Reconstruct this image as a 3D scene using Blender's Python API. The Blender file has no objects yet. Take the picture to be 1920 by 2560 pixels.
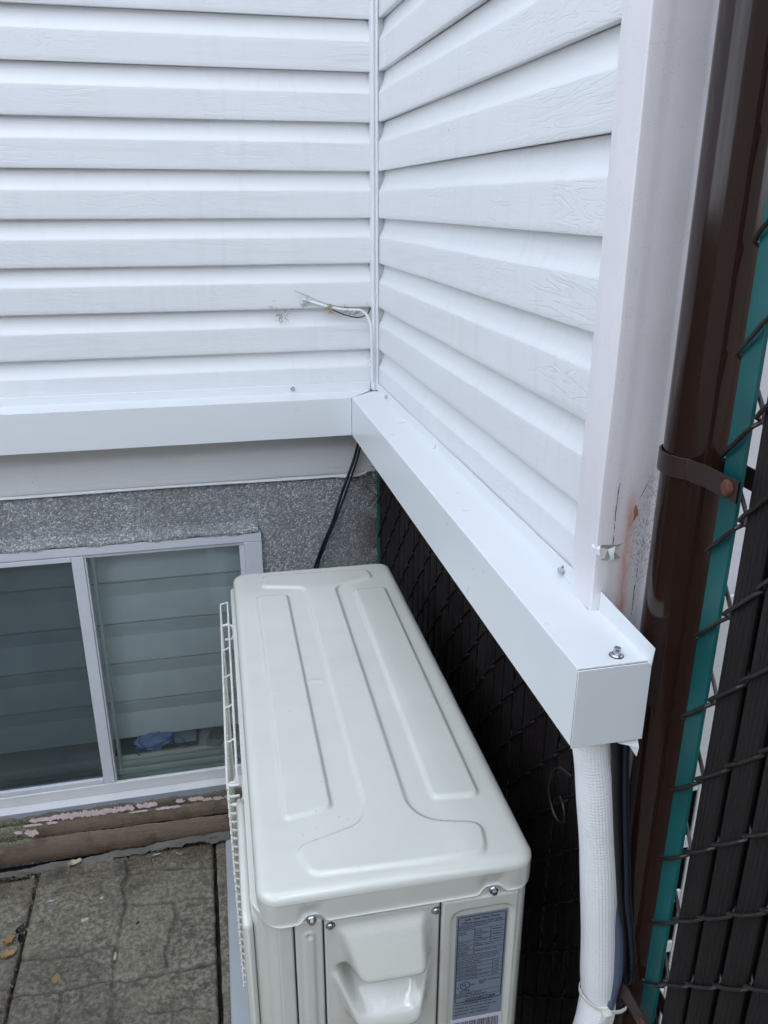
import bpy, bmesh, math, random
import numpy as np
from mathutils import Vector, Matrix
random.seed(7); rng = np.random.default_rng(5)
C = bpy.context.scene.collection
sc = bpy.context.scene
R = math.radians
# ------------------------------------------------------------------ camera, world, sun, exposure
cd = bpy.data.cameras.new("camera"); cam = bpy.data.objects.new("camera", cd); C.objects.link(cam); sc.camera = cam
cd.sensor_fit = 'VERTICAL'; cd.sensor_height = 24.0; cd.lens = 2037.9351/2560*24.0
cd.clip_start = 0.02; cd.clip_end = 500
_pi, _ya, _ro = R(20.7646), R(12.6151), R(0.0561)
fw = Vector((math.sin(_ya)*math.cos(_pi), math.cos(_ya)*math.cos(_pi), -math.sin(_pi)))
rt = Vector((math.cos(_ya), -math.sin(_ya), 0)); up = rt.cross(fw)
r2 = rt*math.cos(_ro)+up*math.sin(_ro); u2 = -rt*math.sin(_ro)+up*math.cos(_ro)
M = Matrix((r2, u2, -fw)).transposed().to_4x4(); M.translation = Vector((-0.4283, -1.9925, 0.7827)); cam.matrix_world = M
w = bpy.data.worlds.new("World"); sc.world = w; w.use_nodes = True
nt = w.node_tree; sky = nt.nodes.new('ShaderNodeTexSky'); sky.sky_type = 'NISHITA'; sky.sun_disc = False
SUN_EL, SUN_AZ = R(52), R(28)      # sun stands behind the house: the yard corner is in its shade
sky.sun_elevation = SUN_EL; sky.sun_rotation = SUN_AZ; sky.air_density = 1.0; sky.dust_density = 5.0; sky.ozone_density = .6
bg = nt.nodes['Background']; bg.inputs[1].default_value = 0.15
wtc = nt.nodes.new('ShaderNodeTexCoord'); wmp = nt.nodes.new('ShaderNodeMapping'); wmp.inputs['Scale'].default_value = (1, 1, 2.2); nt.links.new(wtc.outputs['Generated'], wmp.inputs[0])
wn = nt.nodes.new('ShaderNodeTexNoise'); wn.inputs['Scale'].default_value = 2.3; wn.inputs['Detail'].default_value = 7; nt.links.new(wmp.outputs[0], wn.inputs['Vector'])
wr = nt.nodes.new('ShaderNodeValToRGB'); wr.color_ramp.elements[0].position = .40; wr.color_ramp.elements[0].color = (.25, .25, .25, 1); wr.color_ramp.elements[1].position = .60; wr.color_ramp.elements[1].color = (.92, .92, .92, 1); nt.links.new(wn.outputs[0], wr.inputs[0])
wm = nt.nodes.new('ShaderNodeMix'); wm.data_type = 'RGBA'; nt.links.new(wr.outputs[0], wm.inputs[0]); nt.links.new(sky.outputs[0], wm.inputs[6]); wm.inputs[7].default_value = (5.7, 6.35, 7.25, 1)   # broken white cloud
wd = nt.nodes.new('ShaderNodeVectorMath'); wd.operation = 'DOT_PRODUCT'; nt.links.new(wtc.outputs['Generated'], wd.inputs[0]); wd.inputs[1].default_value = (-.15, -.72, .68)
wr1 = nt.nodes.new('ShaderNodeMapRange'); wr1.inputs[1].default_value = .90; wr1.inputs[2].default_value = .975; nt.links.new(wd.outputs['Value'], wr1.inputs[0])
wr2 = nt.nodes.new('ShaderNodeMapRange'); wr2.inputs[1].default_value = .50; wr2.inputs[2].default_value = .58; nt.links.new(wn.outputs[0], wr2.inputs[0])
wmu = nt.nodes.new('ShaderNodeMath'); wmu.operation = 'MULTIPLY'; nt.links.new(wr1.outputs[0], wmu.inputs[0]); nt.links.new(wr2.outputs[0], wmu.inputs[1])
wm2 = nt.nodes.new('ShaderNodeMix'); wm2.data_type = 'RGBA'; nt.links.new(wmu.outputs[0], wm2.inputs[0]); nt.links.new(wm.outputs[2], wm2.inputs[6]); wm2.inputs[7].default_value = (34, 35, 36, 1)   # sunlit cloud tops
nt.links.new(wm2.outputs[2], bg.inputs[0])
sl = bpy.data.lights.new("sun", 'SUN'); so = bpy.data.objects.new("sun", sl); C.objects.link(so)
sl.energy = 3.0; sl.angle = R(0.5); sl.color = (1, .95, .88)
sd = Vector((math.sin(SUN_AZ)*math.cos(SUN_EL), math.cos(SUN_AZ)*math.cos(SUN_EL), math.sin(SUN_EL)))
so.rotation_euler = sd.to_track_quat('Z', 'Y').to_euler()
sc.view_settings.view_transform = 'Standard'; sc.view_settings.look = 'None'; sc.view_settings.gamma = 1
sc.view_settings.use_curve_mapping = False; sc.view_settings.exposure = 1.52

# ------------------------------------------------------------------ materials
class NB:
    def __init__(s, name):
        s.m = bpy.data.materials.new(name); s.m.use_nodes = True; s.t = s.m.node_tree
        s.b = s.t.nodes['Principled BSDF']; s.tc = s.t.nodes.new('ShaderNodeTexCoord')
    def n(s, typ, **k):
        x = s.t.nodes.new(typ)
        for a, v in k.items():
            if a.startswith('i_'):
                x.inputs[a[2:].replace('_', ' ')].default_value = v
            else: setattr(x, a, v)
        return x
    def l(s, a, b): s.t.links.new(a, b)
    def map(s, scale=(1, 1, 1), src='Object', loc=(0, 0, 0), rot=(0, 0, 0)):
        m = s.n('ShaderNodeMapping'); m.inputs['Scale'].default_value = scale; m.inputs['Location'].default_value = loc; m.inputs['Rotation'].default_value = rot
        s.l(s.tc.outputs[src], m.inputs[0]); return m.outputs[0]
    def noise(s, vec, scale=5, detail=4, rough=.55, dist=0):
        x = s.n('ShaderNodeTexNoise'); x.inputs['Scale'].default_value = scale; x.inputs['Detail'].default_value = detail
        x.inputs['Roughness'].default_value = rough; x.inputs['Distortion'].default_value = dist; s.l(vec, x.inputs['Vector']); return x.outputs[0]
    def voro(s, vec, scale=5, feature='F1', out=0, rand=1):
        x = s.n('ShaderNodeTexVoronoi'); x.feature = feature; x.inputs['Scale'].default_value = scale; x.inputs['Randomness'].default_value = rand
        s.l(vec, x.inputs['Vector']); return x.outputs[out]
    def ramp(s, fac, *st):
        x = s.n('ShaderNodeValToRGB'); e = x.color_ramp.elements
        while len(e) < len(st): e.new(.5)
        for i, (p, c) in enumerate(st):
            e[i].position = p; e[i].color = (c, c, c, 1) if not hasattr(c, '__len__') else (*c, 1)
        s.l(fac, x.inputs[0]); return x.outputs[0]
    def mix(s, fac, a, b, mode='MIX'):
        x = s.n('ShaderNodeMix', data_type='RGBA', blend_type=mode)
        for sock, v in ((x.inputs[0], fac), (x.inputs[6], a), (x.inputs[7], b)):
            if hasattr(v, 'links'): s.l(v, sock)
            elif hasattr(v, '__len__'): sock.default_value = (*v, 1)
            else: sock.default_value = v
        return x.outputs[2]
    def math(s, op, a, b=0., clamp=False):
        x = s.n('ShaderNodeMath', operation=op, use_clamp=clamp)
        for sock, v in ((x.inputs[0], a), (x.inputs[1], b)):
            if hasattr(v, 'links'): s.l(v, sock)
            else: sock.default_value = v
        return x.outputs[0]
    def bump(s, h, dist=.001, strength=1, prev=None):
        x = s.n('ShaderNodeBump'); x.inputs['Distance'].default_value = dist; x.inputs['Strength'].default_value = strength
        s.l(h, x.inputs['Height'])
        if prev: s.l(prev, x.inputs['Normal'])
        return x.outputs[0]
    def set(s, col=None, rough=None, metal=None, coat=None, normal=None, spec=None, coatr=.1):
        for nm, v in (('Base Color', col), ('Roughness', rough), ('Metallic', metal), ('Normal', normal), ('Specular IOR Level', spec), ('Coat Weight', coat)):
            if v is None: continue
            if hasattr(v, 'links'): s.l(v, s.b.inputs[nm])
            elif hasattr(v, '__len__'): s.b.inputs[nm].default_value = (*v, 1)
            else: s.b.inputs[nm].default_value = v
        if coat: s.b.inputs['Coat Roughness'].default_value = coatr
        return s.m
def xyz(n, vec=None):
    x = n.n('ShaderNodeSeparateXYZ'); n.l(vec if vec else n.tc.outputs['Object'], x.inputs[0]); return x.outputs

def painted(name, col, rough=.4, var=.04, coat=0, bumpd=0, metal=0, bscale=300, coatr=.08, dirt=0):
    n = NB(name); v = n.map(); a = n.noise(v, 9, 5)
    c2 = tuple(c*(1-var) for c in col); c1 = tuple(min(1, c*(1+var)) for c in col)
    c = n.mix(n.ramp(a, (.3, 0), (.7, 1)), c1, c2)
    if dirt:
        d = n.ramp(n.noise(v, 120, 3), (.66, 0), (.74, 1)); g = n.ramp(n.noise(v, 6, 3), (.5, 0), (.7, 1))
        c = n.mix(n.math('MULTIPLY', n.math('MULTIPLY', d, g), dirt), c, (.10, .09, .07))
    r = n.ramp(n.noise(v, 25, 4), (.3, rough*.85), (.7, min(1, rough*1.15)))
    nm = n.bump(n.noise(v, bscale, 2), bumpd, 1) if bumpd else None
    return n.set(c, r, metal, coat or None, nm, coatr=coatr)

def siding_mat(name, ax):
    # vinyl siding: embossed wavy wood grain running along the wall (ax = 0 for X, 1 for Y)
    n = NB(name); sc_ = (1, 1, 1)
    v = n.map(scale=(1.1, 1, 9) if ax == 0 else (1, 1.1, 9))
    o = xyz(n)
    course = n.math('FLOOR', n.math('DIVIDE', n.math('SUBTRACT', o[2], 1.1558), .1016))
    cx = n.n('ShaderNodeCombineXYZ'); n.l(n.math('MULTIPLY', course, 7.31), cx.inputs[ax]); n.l(n.math('MULTIPLY', course, 3.77), cx.inputs[2])
    add = n.n('ShaderNodeVectorMath', operation='ADD'); n.l(v, add.inputs[0]); n.l(cx.outputs[0], add.inputs[1]); vv = add.outputs[0]
    ns = n.noise(vv, 1.9, 4, .5, .3)
    band = n.math('FRACT', n.math('MULTIPLY', ns, 26))
    ln = n.ramp(band, (0, 0), (.12, .85), (.25, 1), (.9, .9), (1, 0))
    patch = n.ramp(n.noise(n.map(scale=(2, 2, 2)), 2.5, 3), (.40, .25), (.56, 1))
    h = n.math('MULTIPLY', ln, patch)
    fine = n.noise(n.map(scale=(40, 600, 600) if ax == 0 else (600, 40, 600)), 1, 2)
    # flat face only: fraction inside the course
    fr = n.math('FRACT', n.math('DIVIDE', n.math('SUBTRACT', o[2], 1.1558-.1016*40), .1016))
    flat = n.ramp(fr, (.56, 1), (.60, .12))
    hh = n.math('MULTIPLY', h, flat)
    nm = n.bump(hh, .00042, 1); nm = n.bump(fine, .00004, 1, nm)
    big = n.noise(n.map(), 3, 3)
    col = n.mix(big, (.74, .745, .76), (.80, .80, .80))
    cs = n.n('ShaderNodeTexWhiteNoise', noise_dimensions='1D'); n.l(course, cs.inputs['W'])
    col = n.mix(n.math('MULTIPLY', cs.outputs[0], .10), col, (.60, .63, .66))
    stn = n.math('MULTIPLY', n.ramp(n.noise(n.map(scale=(14, 14, 1.2), loc=(2, 7, 0)), 3.5, 4), (.52, 0), (.75, 1)), n.ramp(n.noise(n.map(), 2.2, 3), (.4, 0), (.65, 1)))
    col = n.mix(n.math('MULTIPLY', stn, .16), col, (.45, .45, .40))
    # dirt flecks close to the inside corner
    dist = n.math('ABSOLUTE', o[ax]); near = n.ramp(dist, (.0, 1), (.12, .45), (.32, 0))
    fl = n.ramp(n.voro(n.map(scale=(1, 1, .6)), 95), (.045, 1), (.075, 0)); sel = n.ramp(n.noise(n.map(), 55, 2), (.60, 0), (.64, 1))
    m1 = n.math('MULTIPLY', n.math('MULTIPLY', fl, sel), near)
    col = n.mix(m1, col, (.05, .045, .04))
    fl2 = n.ramp(n.voro(n.map(loc=(3, 5, 1)), 22), (.022, 1), (.032, 0)); sel2 = n.ramp(n.noise(n.map(loc=(5, 2, 1)), 17, 2), (.56, 0), (.6, 1))
    col = n.mix(n.math('MULTIPLY', fl2, sel2), col, (.06, .055, .05))
    # greenish grime in the inside corner
    gr = n.math('MULTIPLY', n.ramp(dist, (.0, .55), (.022, 0)), n.ramp(n.noise(n.map(), 30, 4), (.35, 0), (.65, 1)))
    col = n.mix(gr, col, (.50, .50, .34))
    return n.set(col, n.ramp(big, (.3, .38), (.7, .5)), normal=nm, spec=.4)

MAT = {}
MAT['sidA'] = siding_mat('vinyl_siding_back', 0); MAT['sidB'] = siding_mat('vinyl_siding_side', 1)
MAT['vinyl'] = painted('white_vinyl', (.76, .77, .79), .4, .03, dirt=.3)
MAT['alu'] = painted('white_aluminium_trim', (.74, .76, .775), .32, .008)
def ripple():
    n = NB('white_sheet_metal'); v = n.map(); a = n.noise(v, 7, 3); c = n.mix(a, (.73, .75, .765), (.76, .78, .795))
    c = n.mix(n.math('MULTIPLY', n.ramp(n.noise(n.map(scale=(1, 1, 1), loc=(4, 1, 0)), 160, 3), (.70, 0), (.76, 1)), .18), c, (.35, .33, .30))
    return n.set(c, n.ramp(n.noise(v, 16, 4), (.3, .27), (.7, .38)), normal=n.bump(n.noise(n.map(), 6, 2), .0025, .6))
MAT['sheet'] = ripple()
MAT['cream'] = painted('cream_enamel', (.60, .60, .545), .22, .03, coat=1.0, bumpd=.00005, bscale=260, coatr=.05, dirt=.5)
MAT['cream_texture'] = painted('cream_textured_enamel', (.60, .60, .545), .2, .02, coat=.8, bumpd=.00045, bscale=170, coatr=.04)
MAT['wirecoat'] = painted('cream_coated_wire', (.68, .67, .61), .35, .03, coat=.3)
MAT['band'] = painted('dark_brown_strap', (.026, .012, .010), .4, .2, bumpd=.0001)
MAT['black'] = painted('black_cable', (.008, .008, .010), .32, .1)
MAT['navy'] = painted('dark_blue_cable', (.007, .010, .020), .3, .1)
MAT['graycable'] = painted('grey_blue_cable', (.075, .095, .15), .35, .1)
MAT['gasket'] = painted('rubber_washer', (.02, .02, .02), .7, .1)
MAT['teal'] = painted('teal_paint', (.002, .085, .085), .42, .22, bumpd=.0001, dirt=.35)
MAT['wire'] = painted('brown_vinyl_wire', (.016, .010, .009), .38, .15, bumpd=.00005)
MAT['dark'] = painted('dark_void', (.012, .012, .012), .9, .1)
MAT['drywall'] = painted('white_interior_paint', (.92, .94, .93), .6, .03)
MAT['plank'] = painted('painted_plank', (.87, .94, .97), .5, .05)
MAT['zincplate'] = painted('galvanised_plate', (.55, .58, .62), .35, .05, metal=.6)
MAT['tie'] = painted('nylon_tie', (.72, .71, .64), .35, .03)
def zinc():
    n = NB('zinc_screw'); v = n.map(); a = n.noise(v, 400, 3)
    return n.set(n.mix(a, (.62, .64, .66), (.40, .42, .46)), .22, 1.0, normal=n.bump(a, .0001, .6))
MAT['zinc'] = zinc()
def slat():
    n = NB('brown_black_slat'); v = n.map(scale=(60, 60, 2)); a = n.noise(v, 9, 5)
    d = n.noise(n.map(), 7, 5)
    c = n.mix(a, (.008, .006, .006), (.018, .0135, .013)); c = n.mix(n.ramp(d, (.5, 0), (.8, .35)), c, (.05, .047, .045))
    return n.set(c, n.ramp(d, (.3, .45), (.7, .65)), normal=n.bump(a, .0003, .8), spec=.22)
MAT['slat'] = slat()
def post_m():
    n = NB('brown_gloss_paint'); v = n.map(); a = n.noise(v, 5, 4); st = n.noise(n.map(scale=(30, 30, 1.2)), 5, 4)
    c = n.mix(st, (.015, .0060, .0045), (.024, .0100, .0072))
    sp = n.ramp(n.voro(v, 60), (.03, 1), (.05, 0)); s2 = n.ramp(n.noise(v, 31, 2), (.60, 0), (.64, 1))
    c = n.mix(n.math('MULTIPLY', sp, s2), c, (.25, .22, .2))
    return n.set(c, n.ramp(st, (.3, .09), (.7, .14)), spec=.42, normal=n.bump(n.noise(n.map(scale=(1, 1, .15)), 60, 3), .00012, .5), coatr=.12)
MAT['post'] = post_m()
def rusty():
    n = NB('rusty_bolt'); a = n.noise(n.map(), 260, 4); return n.set(n.mix(n.ramp(a, (.4, 0), (.6, 1)), (.03, .018, .015), (.12, .035, .015)), .7, normal=n.bump(a, .0006, 1))
MAT['rust'] = rusty()
def stucco():
    n = NB('pebbledash'); v = n.map(scale=(1, 1, 1))
    j = n.noise(v, 60, 2)
    w_ = n.n('ShaderNodeVectorMath', operation='ADD'); n.l(v, w_.inputs[0])
    jj = n.n('ShaderNodeVectorMath', operation='SCALE'); jn = n.n('ShaderNodeTexNoise'); jn.inputs['Scale'].default_value = 90; n.l(v, jn.inputs['Vector']); n.l(jn.outputs[1], jj.inputs[0]); jj.inputs[3].default_value = .006; n.l(jj.outputs[0], w_.inputs[1])
    vv = w_.outputs[0]
    d = n.voro(vv, 215); cc = n.voro(vv, 215, out=1); e = n.voro(vv, 215, feature='DISTANCE_TO_EDGE')
    hue = n.n('ShaderNodeSeparateColor'); n.l(cc, hue.inputs[0])
    c = n.ramp(hue.outputs[0], (0, (.26, .27, .285)), (.40, (.40, .415, .435)), (.75, (.54, .555, .565)), (1, (.78, .775, .75)))
    cr = n.ramp(e, (.0, 0), (.12, 1)); c = n.mix(cr, (.15, .153, .158), c)
    g = n.noise(v, 5, 5); c = n.mix(n.ramp(g, (.4, 0), (.75, .45)), c, (.16, .165, .17))
    o = xyz(n); rc = n.math('MULTIPLY', n.ramp(o[0], (.0, 0), (1, 1)), 1)
    m1 = n.math('MULTIPLY', n.ramp(n.math('ABSOLUTE', o[0]), (.0, .8), (.07, 0)), n.ramp(n.noise(v, 22, 3), (.35, 0), (.6, 1)))
    c = n.mix(m1, c, (.10, .055, .04))
    h = n.math('ADD', n.math('MULTIPLY', n.ramp(d, (.0, 1), (.75, 0)), 1.0), n.math('MULTIPLY', hue.outputs[1], .8))
    nm = n.bump(h, .0022, .9); nm = n.bump(n.noise(v, 40, 3), .002, .5, nm)
    return n.set(c, .75, normal=nm)
MAT['stucco'] = stucco()
def trim_m():
    # painted metal corner post with its own rust stain, dirt speckle and scratches (all in object space)
    n = NB('weathered_white_metal'); o = xyz(n); v = n.map()
    X, Y, Z = o[0], o[1], o[2]
    base = n.mix(n.noise(v, 12, 5), (.70, .67, .685), (.84, .80, .82))
    sp = n.math('MULTIPLY', n.ramp(n.voro(n.map(scale=(1, 1, .7)), 520), (.18, 1), (.34, 0)), n.ramp(n.noise(v, 45, 3), (.46, 0), (.62, 1)))
    def win(s, c0, hw, soft):  # soft window centred c0
        a = n.math('ABSOLUTE', n.math('SUBTRACT', s, c0)); return n.math('DIVIDE', n.math('SUBTRACT', hw+soft, a), soft, True)
    dirt = n.math('MULTIPLY', win(Z, .43, .02, .07), n.math('MULTIPLY', win(X, .054, .010, .025), n.ramp(n.noise(v, 40, 3), (.35, .2), (.6, 1))))
    c = n.mix(n.math('MULTIPLY', sp, .30), base, (.30, .28, .28))
    streak = n.math('MULTIPLY', n.ramp(n.noise(n.map(scale=(1, 1, .45), rot=(0, .7, 0)), 620, 3, .6), (.50, 0), (.60, 1)), dirt)
    c = n.mix(n.math('MULTIPLY', streak, .85), c, (.09, .085, .08))
    xr = n.math('ADD', .0275, n.math('MULTIPLY', n.math('SUBTRACT', n.noise(v, 9, 3), .5), .01))
    # rust: below z=.5, along a vertical line
    a = n.math('ABSOLUTE', n.math('SUBTRACT', X, xr)); rs = n.math('DIVIDE', n.math('SUBTRACT', .012, a), .011, True)
    rz = n.math('MULTIPLY', win(Z, .36, .085, .05), n.ramp(n.noise(n.map(scale=(3, 1, 1)), 30, 4), (.25, .2), (.6, 1)))
    c = n.mix(n.math('MULTIPLY', n.math('MULTIPLY', rs, rz), .75), c, (.50, .17, .09))
    halo = n.math('DIVIDE', n.math('SUBTRACT', .036, n.math('ABSOLUTE', n.math('SUBTRACT', X, .02))), .03, True)
    c = n.mix(n.math('MULTIPLY', n.math('MULTIPLY', halo, win(Z, .33, .08, .1)), .16), c, (.55, .36, .30))
    # a long thin crack near the crease
    xc = n.math('ADD', .0075, n.math('MULTIPLY', n.math('SUBTRACT', n.noise(v, 60, 3), .5), .006))
    cr = n.math('LESS_THAN', n.math('ABSOLUTE', n.math('SUBTRACT', X, xc)), .0006)
    cr = n.math('MULTIPLY', n.math('MULTIPLY', cr, win(Z, .46, .035, .01)), n.ramp(n.noise(v, 90, 2), (.42, 0), (.5, 1)))
    c = n.mix(cr, c, (.05, .04, .04))
    xc = n.math('ADD', .046, n.math('MULTIPLY', n.math('SUBTRACT', n.noise(v, 80, 3), .5), .004))
    cr = n.math('LESS_THAN', n.math('ABSOLUTE', n.math('SUBTRACT', X, xc)), .0006)
    cr = n.math('MULTIPLY', n.math('MULTIPLY', cr, win(Z, .36, .03, .01)), n.ramp(n.noise(v, 130, 2), (.42, 0), (.5, 1)))
    c = n.mix(cr, c, (.05, .04, .04))
    return n.set(c, .38, normal=n.bump(n.noise(v, 180, 3), .00015, .6))
MAT['trim'] = trim_m()
def paver():
    n = NB('weathered_concrete_paver'); v = n.map(); o = xyz(n)
    a = n.noise(v, 6, 6, .6); b = n.noise(v, 90, 5, .65); g = n.n('ShaderNodeAttribute'); g.attribute_name = 'groove'; hf = n.noise(v, 330, 3, .6)
    c = n.mix(n.ramp(a, (.35, 0), (.7, 1)), (.105, .093, .066), (.190, .168, .122))
    c = n.mix(n.ramp(b, (.42, 0), (.62, 1)), c, n.mix(a, (.38, .345, .27), (.24, .215, .165)))
    c = n.mix(n.ramp(n.noise(v, 34, 4), (.52, 0), (.68, .6)), c, (.050, .046, .036))
    c = n.mix(n.ramp(hf, (.56, 0), (.70, .55)), c, (.42, .38, .31)); c = n.mix(n.ramp(hf, (.30, .6), (.42, 0)), c, (.035, .032, .026))
    wet = n.ramp(n.noise(n.map(loc=(1, 2, 3)), 3.2, 4), (.5, 0), (.62, 1)); c = n.mix(n.math('MULTIPLY', wet, .35), c, (.05, .04, .032))
    for s_, t_, col in ((48, .10, (.22, .10, .07)), (75, .09, (.34, .31, .26)), (61, .08, (.05, .05, .05))):
        m = n.math('MULTIPLY', n.ramp(n.voro(n.map(loc=(s_, 0, 0)), s_), (t_, 1), (t_+.06, 0)), n.ramp(n.noise(n.map(loc=(0, s_, 0)), 30, 2), (.56, 0), (.6, .9)))
        c = n.mix(m, c, col)
    c = n.mix(n.math('MULTIPLY', g.outputs[2], n.ramp(n.noise(v, 9, 3), (.35, .15), (.65, .65))), c, (.045, .043, .037))
    soil_ = n.math('MULTIPLY', n.ramp(n.math('MULTIPLY', o[1], -1), (.03, 1), (.20, 0)), n.ramp(n.noise(v, 14, 5, .7), (.38, 0), (.58, 1)))
    c = n.mix(n.math('MULTIPLY', soil_, .85), c, (.050, .034, .022))
    nm = n.bump(b, .0016, .8); nm = n.bump(n.noise(v, 400, 3), .0006, .6, nm)
    return n.set(c, n.ramp(a, (.3, .62), (.7, .85)), normal=nm)
MAT['paver'] = paver()
def soil():
    n = NB('damp_soil'); v = n.map(); a = n.noise(v, 20, 6, .7); b = n.noise(v, 150, 4)
    return n.set(n.mix(n.ramp(a, (.35, 0), (.7, 1)), (.020, .014, .010), (.075, .055, .038)), .9, normal=n.bump(n.math('ADD', a, b), .006, 1))
MAT['soil'] = soil()
def timber(name, c1, c2, ax='X'):
    n = NB(name); v = n.map(scale=(3, 40, 40)); a = n.noise(v, 3, 6, .65, .4); b = n.noise(n.map(), 14, 5); f = n.noise(n.map(), 220, 4)
    c = n.mix(a, c1, c2); c = n.mix(n.ramp(b, (.50, 0), (.66, .55)), c, (.07, .058, .038)); c = n.mix(n.ramp(n.noise(n.map(scale=(1,1,2)), 38, 4), (.56, 0), (.66, .55)), c, (.26, .20, .165)); c = n.mix(n.ramp(f, (.56, 0), (.7, .6)), c, (.16, .115, .085))
    o = xyz(n); en = n.math('ADD', o[0], n.math('MULTIPLY', n.noise(n.map(), 30, 3), .03)); up_m = n.math('GREATER_THAN', o[2], .085)
    gm = n.math('MULTIPLY', n.ramp(n.math('MULTIPLY', en, -1), (.07, 0), (.085, 1)), up_m)
    c = n.mix(gm, c, n.mix(n.ramp(f, (.4, 0), (.6, 1)), (.10, .10, .045), (.27, .27, .21)))
    return n.set(c, .85, normal=n.bump(n.math('ADD', a, n.math('MULTIPLY', f, .5)), .003, .9))
MAT['timber'] = timber('worn_brown_board', (.15, .105, .075), (.30, .225, .165))
MAT['moss'] = timber('mossy_mortar', (.12, .11, .065), (.24, .22, .17))
MAT['pink'] = painted('peeling_pink_paint', (.68, .54, .54), .6, .12, bumpd=.0004, bscale=200, dirt=.4)
MAT['creampaint'] = painted('peeling_cream_paint', (.52, .46, .42), .65, .12, bumpd=.0004, bscale=200, dirt=.5)
MAT['fabric'] = painted('grey_weed_fabric', (.14, .13, .115), .85, .3, bumpd=.0006, bscale=260)
MAT['leaf'] = painted('dry_leaf', (.30, .19, .08), .7, .3, bumpd=.0004)
MAT['leafpale'] = painted('pale_dry_leaf', (.50, .44, .30), .7, .2, bumpd=.0004)
MAT['leafdark'] = painted('dark_rotten_leaf', (.012, .012, .012), .5, .3, bumpd=.0006)
MAT['web'] = painted('dusty_cobweb', (.30, .27, .22), .9, .3)
MAT['twig'] = painted('brown_twig', (.07, .045, .03), .8, .3)
MAT['sillm'] = painted('dirty_white_aluminium', (.66, .66, .66), .42, .05, dirt=.9)
MAT['sillblue'] = painted('grey_blue_sill_face', (.34, .37, .45), .45, .05, dirt=.5)
MAT['frame'] = painted('window_frame_white', (.64, .655, .71), .4, .03, dirt=.15)
MAT['whiteplastic'] = painted('white_plastic', (.68, .68, .66), .45, .06, dirt=.5)
MAT['brick'] = painted('brown_brick', (.16, .10, .075), .85, .25, bumpd=.002, bscale=60)
MAT['labelgrey'] = painted('silver_label', (.20, .235, .29), .35, .02)
MAT['labelwhite'] = painted('white_sticker', (.62, .61, .70), .45, .02)
MAT['ink'] = painted('black_ink', (.012, .014, .022), .5, .0)
MAT['bag'] = painted('blue_film', (.03, .10, .42), .35, .2)
MAT['tissue'] = painted('pale_tissue', (.45, .53, .62), .7, .1)
MAT['photo'] = painted('dark_print', (.05, .055, .055), .6, .4)
MAT['handset'] = painted('grey_handset', (.45, .50, .50), .45, .05)
def pipe_m():
    n = NB('white_waffle_foam'); uv = n.map(src='UV'); o = xyz(n, uv)
    a = n.math('SINE', n.math('MULTIPLY', o[0], math.pi*36)); b = n.math('SINE', n.math('MULTIPLY', o[1], math.pi/.0044))
    h = n.math('ADD', n.math('ABSOLUTE', a), n.math('ABSOLUTE', b))
    c = n.mix(n.noise(n.map(), 20, 3), (.95, .95, .955), (.91, .91, .92))
    return n.set(c, .45, normal=n.bump(h, .0005, .8))
MAT['pipe'] = pipe_m()
def glass_m(name, tint, screen):
    n = NB(name); n.t.nodes.remove(n.b); out = n.t.nodes['Material Output']
    tr = n.n('ShaderNodeBsdfTransparent'); tr.inputs[0].default_value = (*tint, 1)
    gl = n.n('ShaderNodeBsdfGlossy'); gl.inputs['Roughness'].default_value = .03; gl.inputs[0].default_value = (.85, .95, .95, 1)
    fr = n.n('ShaderNodeFresnel'); fr.inputs[0].default_value = 1.52
    m = n.n('ShaderNodeMixShader'); n.l(n.math('MULTIPLY', fr.outputs[0], 1.7, True), m.inputs[0]); n.l(tr.outputs[0], m.inputs[1]); n.l(gl.outputs[0], m.inputs[2])
    last = m.outputs[0]
    d = n.n('ShaderNodeBsdfDiffuse'); d.inputs[0].default_value = (.22, .25, .26, 1) if not screen else (.05, .055, .06, 1)
    m2 = n.n('ShaderNodeMixShader'); dust = n.ramp(n.noise(n.map(), 4, 4), (.3, .04), (.7, .12)) if not screen else n.ramp(n.noise(n.map(), 4, 4), (.3, .30), (.7, .38))
    n.l(dust, m2.inputs[0]); n.l(last, m2.inputs[1]); n.l(d.outputs[0], m2.inputs[2]); n.l(m2.outputs[0], out.inputs[0]); return n.m
MAT['glass'] = glass_m('window_glass', (.94, .985, .995), False); MAT['screen'] = glass_m('insect_screen', (.84, .90, .93), True)

# ------------------------------------------------------------------ mesh helpers
def finish(o, bevel=0, seg=2, smooth=True, ang=40):
    if bevel:
        b = o.modifiers.new('bevel', 'BEVEL'); b.width = bevel; b.segments = seg; b.limit_method = 'ANGLE'; b.angle_limit = R(ang); b.harden_normals = False
    if smooth:
        me = o.data
        me.polygons.foreach_set('use_smooth', [True]*len(me.polygons))
        try: me.set_sharp_from_angle(angle=R(35))
        except Exception: pass
    return o
def link(name, me, mat, parent=None):
    o = bpy.data.objects.new(name, me); C.objects.link(o); me.materials.append(MAT[mat] if isinstance(mat, str) else mat)
    if parent: o.parent = parent
    return o
def obj(name, bm, mat, parent=None, bevel=0, smooth=True, seg=2):
    me = bpy.data.meshes.new(name); bmesh.ops.recalc_face_normals(bm, faces=bm.faces); bm.to_mesh(me); bm.free()
    return finish(link(name, me, mat, parent), bevel, seg, smooth)
def BM(): return bmesh.new()
def box(bm, x0, x1, y0, y1, z0, z1, M=None):
    vs = [bm.verts.new((x, y, z)) for x in (x0, x1) for y in (y0, y1) for z in (z0, z1)]
    for f in ((0, 1, 3, 2), (4, 6, 7, 5), (0, 4, 5, 1), (2, 3, 7, 6), (0, 2, 6, 4), (1, 5, 7, 3)): bm.faces.new([vs[i] for i in f])
    if M: bmesh.ops.transform(bm, matrix=M, verts=vs)
    return bm
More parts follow.
